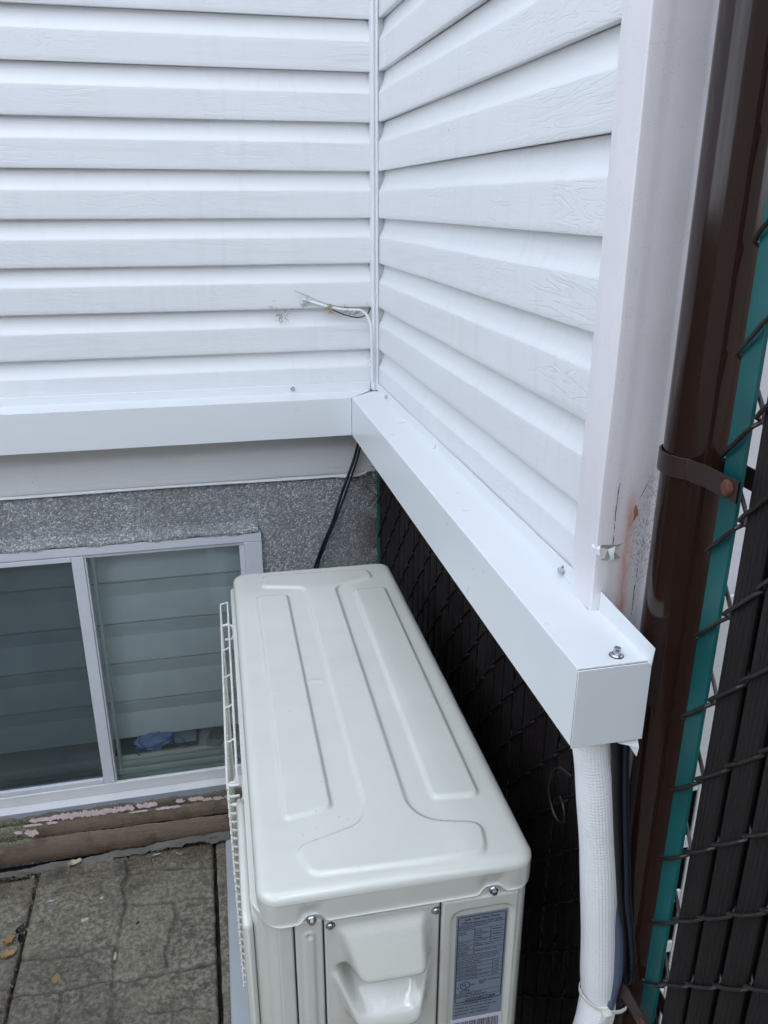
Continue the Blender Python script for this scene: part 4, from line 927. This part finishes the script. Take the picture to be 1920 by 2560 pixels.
# ------------------------------------------------------------------ chain-link fence with slats
FD, FP = .0415, .0965
def wire_path(P0, u, nrm, z0, n, off=.0068):
    """one woven wire between two interlock lines: front strokes climb away from P0, back strokes return"""
    pts = []
    for i in range(n):
        z = z0+i*FP
        for s, o, zz in ((-.02, 0.1, .02), (.03, .85, .04), (.22, 1.2, .12), (.5, 1.25, .23), (.78, 1.2, .36), (.97, .95, .45), (1.03, .1, .49), (.95, -.9, .54), (.75, -1.1, .63), (.5, -1.15, .75), (.25, -1.1, .875), (.06, -.9, .965)):
            pts.append(P0+u*(FD*s)+nrm*(off*o)+Vector((0, 0, z+FP*zz)))
    return pts
def slat_bm(P0, u, nrm, z0, z1, w_, s0, lean=0):
    prof = []; n = 5
    for k in range(n*4+1):
        t = k/(n*4); prof.append((s0+w_*t, .0008+.0030*math.sin(math.pi*t)**.6+.0008*abs(math.sin(math.pi*t*n))))
    prof = [(s0, -.002)]+prof+[(s0+w_, -.002)]
    bm = BM(); A = []; zs = np.linspace(z0, z1, 10)
    ph = rng.uniform(0, 6.28)
    for z in zs: A.append([bm.verts.new(P0+u*(s+.0009*math.sin(z*4+ph)+lean*(z-z0))+nrm*(o+.0005*math.sin(z*6+ph))+Vector((0, 0, z))) for s, o in prof])
    for i in range(len(A)-1):
        for j in range(len(prof)): bm.faces.new((A[i][j], A[i][(j+1) % len(prof)], A[i+1][(j+1) % len(prof)], A[i+1][j]))
    bm.faces.new(A[0]); bm.faces.new(A[-1][::-1]); return bm
NRM = Vector((-1, 0, 0))
# fence under the side wall
fb = thing('slatted_fence', 'dark slatted chain-link fence under the side wall behind the heat pump', 'fence', (0, 0, GZ))
start = Vector((.004, -.012, -GZ)); end = Vector((.038, -1.262, -GZ)); uu = (end-start).normalized(); nn_ = Vector((uu.y, -uu.x, 0)).normalized(); nn_ = nn_ if nn_.x < 0 else -nn_
n = int((end-start).length/FD)
for k in range(n):
    P = start+uu*(FD*k); w_ = .035
    obj('slat', slat_bm(P, uu, nn_, GZ+.02, .215+.02*random.random(), w_, .002+random.uniform(-.0008, .0008), random.uniform(-.002, .002)), 'slat', fb)
    bm = BM(); tube(bm, wire_path(P, uu, nn_, GZ+.03+(FP/2)*(k % 2)+(0), 12, .0058), .0019, 6); obj('wire', bm, 'slat', fb)  # wires take the dark slat colour here, painting in the shade under the wall
bm = BM(); tube(bm, [(.006, -.004, .0), (.006, -.004, -GZ+.23)], .0085, 12); obj('tension_bar', bm, 'teal', fb)
# fence beyond the post, coming towards the viewer
FX = .0455; FY = -1.3555
fr_ = thing('slatted_fence', 'dark slatted chain-link fence with a teal tension bar right of the brown post', 'fence', (0, 0, GZ))
HK0 = Vector((-.4283, -1.9925, .7827)); sF = FP/.072
hook = HK0+(Vector((-.073, -1.507, .685))-HK0)*sF          # left end of the topmost wire stroke
FX, FY = hook.x, hook.y; zhook = hook.z
U = Vector((-.001*sF, -.031*sF, 0)); FD = U.length; U = U.normalized(); NN = Vector((U.y, -U.x, 0)); NN = NN if NN.x < 0 else -NN
base = Vector((FX, FY, -GZ)); zst = zhook-FP*17
bm = BM(); P = base
prism_pts = [P+U*.004+NN*.0022, P+U*.031+NN*.0022, P+U*.031-NN*.0022, P+U*.004-NN*.0022]
vs = [bm.verts.new(p+Vector((0, 0, GZ+.03))) for p in prism_pts]; vt = [bm.verts.new(p+Vector((0, 0, 1.5))) for p in prism_pts]
for i in range(4): bm.faces.new((vs[i], vs[(i+1) % 4], vt[(i+1) % 4], vt[i]))
bm.faces.new(vs); bm.faces.new(vt[::-1]); o = obj('tension_bar', bm, 'teal', fr_, bevel=.0006); o['label'] = 'flat teal tension bar'
for k in range(9):
    P = base+U*(FD*k)
    bm = BM(); tube(bm, wire_path(P, U, NN, zst+FP/2*k, 24-(k//2), .0058), .0022, 8); obj('wire', bm, 'wire', fr_)
    if k: obj('slat', slat_bm(P, U, NN, GZ+.02, 1.35, .0340, .0058+random.uniform(-.0006, .0006), random.uniform(-.001, .001)), 'slat', fr_)
bm = BM(); pa = base+U*(FD*1.45)-NN*.0125; pb = base+U*(FD*9.4)-NN*.0125; q1 = [pa, pb, pb-NN*.002, pa-NN*.002]  # added dark sheet, stands in for the shade between the slats
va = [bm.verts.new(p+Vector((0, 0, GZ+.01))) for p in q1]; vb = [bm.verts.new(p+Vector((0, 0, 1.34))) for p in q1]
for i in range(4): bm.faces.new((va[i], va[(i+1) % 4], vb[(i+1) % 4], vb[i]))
bm.faces.new(va); bm.faces.new(vb[::-1]); obj('gap_shade_sheet', bm, 'dark', fr_, smooth=False)
# brown post
PX_, PY_ , PR = .0505, -1.292, .0325
post = thing('fence_post', 'glossy dark brown steel fence post at the corner of the house', 'post', (PX_, PY_, GZ))
bm = BM(); seg = 64
rings = [[bm.verts.new((PR*math.cos(2*math.pi*k/seg), PR*math.sin(2*math.pi*k/seg), z)) for k in range(seg)] for z in (0, 1, 2, 2.6)]
for i in range(3):
    for k in range(seg): bm.faces.new((rings[i][k], rings[i][(k+1) % seg], rings[i+1][(k+1) % seg], rings[i+1][k]))
bm.faces.new(rings[-1]); obj('pole', bm, 'post', post)
def band(zc, h, ang):
    """strap round the post whose two tails run along the fence and are bolted"""
    pts = []; r = PR+.0014; c, s = math.cos(ang), math.sin(ang)
    tail = .098
    raw = [(tail, -.0160)]+[(.045, -.0180), (.036, -.0215)]+[(r*math.cos(a), r*math.sin(a)) for a in np.linspace(R(-42), R(-318), 40)]+[(.036, .0215), (.045, .0180), (tail, .0160)]
    P = [(x*c-y*s, x*s+y*c) for x, y in raw]; bm = BM()
    for off in (0,):
        rows = []
        for i, p in enumerate(P):
            a = Vector(P[max(i-1, 0)]); b = Vector(P[min(i+1, len(P)-1)]); t = (b-a).normalized(); nr = Vector((t.y, -t.x)); p = Vector(p)
            if nr.dot(p) < 0: nr = -nr
            q_ = p+nr*.0022; rows.append([(p.x, p.y, zc-h/2), (q_.x, q_.y, zc-h/2), (q_.x, q_.y, zc+h/2), (p.x, p.y, zc+h/2), (p.x, p.y, zc-h/2)])
        strip(bm, rows)
    bd = obj('tension_band', bm, 'band', post, bevel=.0004)
    bm = BM(); d = Vector((s, -c, 0)); d = d if d.x < 0 else -d; pc = Vector((c, s, 0))*(tail-.014)+d*.0175+Vector((0, 0, zc))
    Mx = Matrix.Translation(pc) @ d.to_track_quat('Z', 'Y').to_matrix().to_4x4(); prof = [(.0084, 0), (.0084, .0012), (.0078, .003), (.0060, .0046), (.003, .0054)]
    rings = [[bm.verts.new(Mx @ Vector((a*math.cos(2*math.pi*k/20), a*math.sin(2*math.pi*k/20), z))) for k in range(20)] for a, z in prof]
    for i in range(len(rings)-1):
        for k in range(20): bm.faces.new((rings[i][k], rings[i][(k+1) % 20], rings[i+1][(k+1) % 20], rings[i+1][k]))
    bm.faces.new(rings[-1]); obj('bolt', bm, 'rust', bd)
band(.540-GZ, .021, R(-91)); band(-.145-GZ, .024, R(-91))

# ------------------------------------------------------------------ what shows through the gap beyond the fence
wp = thing('plastic_panel', 'white slotted plastic panel behind the fence gap', 'panel', (.18, -1.262, GZ))
xs_ = (-.10, -.012, .010, .044); bm = BM(); zz = 0.02
box(bm, -.12, -.080, 0, .004, .02, 1.06); box(bm, -.038, .06, 0, .004, .02, 1.06)
box(bm, -.12, .06, .0002, .0042, 1.0665, 1.32); box(bm, -.12, -.0475, 0, .004, 1.3202, 2.4)
for k in range(12):
    z = 1.0665-.0912*k; box(bm, -.0798, -.0382, .0002, .0038, z-.020, z)
obj('slotted_face', bm, 'whiteplastic', wp, bevel=.0015)
bm = BM(); box(bm, .205, .9, -1.16, -1.11, GZ-.05, 2.5); tag(obj('brick_wall', bm, 'brick', smooth=False), 'brown brick wall glimpsed beyond the white strip right of the post', 'wall')

bm = BM(); box(bm, .04, .21, -1.232, -1.226, GZ, .10); tag(obj('slot_shade', bm, 'dark', smooth=False), 'added black sheet standing in for the shade behind the slots of the white panel', 'board')  # dark sheet added so the slots look shaded
# unseen house and left board fence, added to cut low side light
bm = BM(); box(bm, -7, 6, -10, -6.0, GZ-.05, 3.0); nb = tag(obj('light_block_house', bm, painted('grey_render', (.13, .135, .14), .8, .1), smooth=False), 'unseen grey house block added behind the viewer to cut low side light', 'house')
bm = BM(); box(bm, -2.9, -2.86, -3.3, 0, GZ-.05, .75); tag(obj('light_block_fence', bm, 'timber', smooth=False), 'unseen brown board fence added on the left to cut low side light', 'fence')
# ------------------------------------------------------------------ litter, webs, twigs
def leafobj(x, y, s, mat, label, rz, curl=.3, aspect=.6, z=None):
    bm = BM(); n = 9; rows = []
    for i in range(n):
        t = i/(n-1); wd = s*aspect*math.sin(math.pi*min(.97, t+.03))**.8*(1+random.uniform(-.22, .22)); r_ = []
        for v in (-1, -.5, 0, .5, 1): r_.append((s*(t-.5)+.05*s*random.uniform(-1, 1), wd*.5*v+.04*s*math.sin(6*t+v)+.04*s*random.uniform(-1, 1), s*curl*(.35*abs(v)**1.5+.4*(t-.5)**2)+.0006*math.sin(11*t+5*v)))
        rows.append(r_)
    strip(bm, rows); o = tag(obj('fallen_leaf', bm, mat), label, 'leaf', 'leaf scraps on the paving'); o.location = (x, y, (GZ+.0012) if z is None else z); o.rotation_euler = (0, 0, rz)
    return o
leafobj(-.834, -.262, .020, 'leafpale', 'pale yellow leaf scrap in the middle of the largest slab', .4, .15, .7)
leafobj(-1.012, -.286, .034, 'leaf', 'curled tan leaf beside the black lump on the slab joint', 1.2, .5, .8)
leafobj(-1.006, -.332, .036, 'leaf', 'curled tan leaf nearest the camera on the left slab', .2, .45, .7)
leafobj(-.989, -.262, .026, 'leafdark', 'black rotten leaf lump in the slab joint', 1.0, .8, .8, GZ+.002)
leafobj(-.985, -.290, .024, 'leafdark', 'black rotten leaf just below the black lump in the joint', 1.7, .8, .7, GZ+.002)
leafobj(-.929, -.177, .013, 'tissue', 'whitish fleck near the left joint of the largest slab', .1, .1, .5)
leafobj(-.799, -.197, .012, 'leafpale', 'small round pale scrap near the wall on the largest slab', .9, .2, .9)
leafobj(-.881, -.425, .025, 'leaf', 'flat rusty leaf by the lower left groove', 1.5, .05, .8)
leafobj(-.749, -.392, .024, 'leafpale', 'narrow pinkish scrap lying in the vertical groove', 1.6, .1, .4)
leafobj(-.883, -.06, .038, 'leafpale', 'ragged tan leaf against the weed fabric', .3, .8, .5, GZ+.003)
leafobj(-.815, -.087, .014, 'leaf', 'small orange leaf chip near the weed fabric', .7, .2, .6)
leafobj(-.66, -.074, .022, 'tissue', 'white sliver under the edge of the weed fabric', .25, .3, .25, GZ+.006)
leafobj(-.60, -.080, .020, 'leafpale', 'thin pale twig scrap right of the white sliver', -.6, .2, .2, GZ+.003)
leafobj(-.70, -.30, .012, 'leafdark', 'dark damp spot leaf in the centre groove', 1.1, .05, .7)
# cobweb and dirt clumps on the siding
def fuzz(name, pts, n, spread, r, mat, label, cat):
    bm = BM()
    for _ in range(n):
        a = Vector(random.choice(pts)); p = [a+Vector((random.gauss(0, spread), random.uniform(-.004, 0), random.gauss(0, spread)))]
        d = Vector((random.gauss(0, 1), random.gauss(0, .2), random.gauss(0, 1))).normalized()
        for _k in range(4): p.append(p[-1]+d*spread*.6); d = (d+Vector((random.gauss(0, .6), random.gauss(0, .15), random.gauss(0, .6)))).normalized()
        tube(bm, p, r*random.uniform(.6, 1.3), 4)
    return tag(obj(name, bm, mat), label, cat)
fuzz('cobweb', [(-.176, -.006, .567), (-.174, -.008, .562), (-.179, -.004, .556)], 26, .0045, .00045, 'web', 'dusty cobweb tuft at the free end of the white coax cable', 'cobweb')
fuzz('cobweb', [(-.118, -.010, .549), (-.121, -.010, .545), (-.115, -.010, .540)], 30, .0034, .0007, painted('tan_fluff', (.34, .26, .16), .9, .3), 'tan fluff clump hanging halfway along the white coax cable', 'cobweb')
fuzz('cobweb', [(-.075, -.008, .538), (-.080, -.009, .543), (-.055, -.008, .532), (-.06, -.008, .536), (-.025, -.008, .545)], 34, .004, .0005, painted('green_fluff', (.22, .25, .15), .9, .3), 'greenish lint around the bend of the white coax cable', 'cobweb')
fuzz('cobweb', [(-.245+.012*i, -.002, .540-.006*i*(2-i)) for i in (-1, 0, 1, 2)]+[(-.24, -.003, .530), (-.236, -.003, .524), (-.232, -.003, .527)], 46, .0042, .0004, 'web', 'triangular cobweb hanging under a lap left of the white coax cable', 'cobweb')
fuzz('cobweb', [(-.03, -.01, .43), (-.024, -.012, .425), (-.02, -.012, .41)], 10, .006, .0003, 'web', 'faint cobweb in the inside corner above the duct', 'cobweb')
bm = BM()
for _ in range(34):
    a = Vector((random.uniform(-.03, .03), random.uniform(-.10, -.012), random.uniform(.03, .16))); d = Vector((random.gauss(0, .5), random.gauss(0, .5), random.gauss(0, 1))).normalized()
    tube(bm, [a-d*.02, a, a+d*.02+Vector((random.gauss(0, .006), 0, random.gauss(0, .006)))], .0009, 5)
tag(obj('twigs', bm, 'twig'), 'tangle of dry twigs in the dark corner where fence meets wall', 'twigs', kind='stuff')
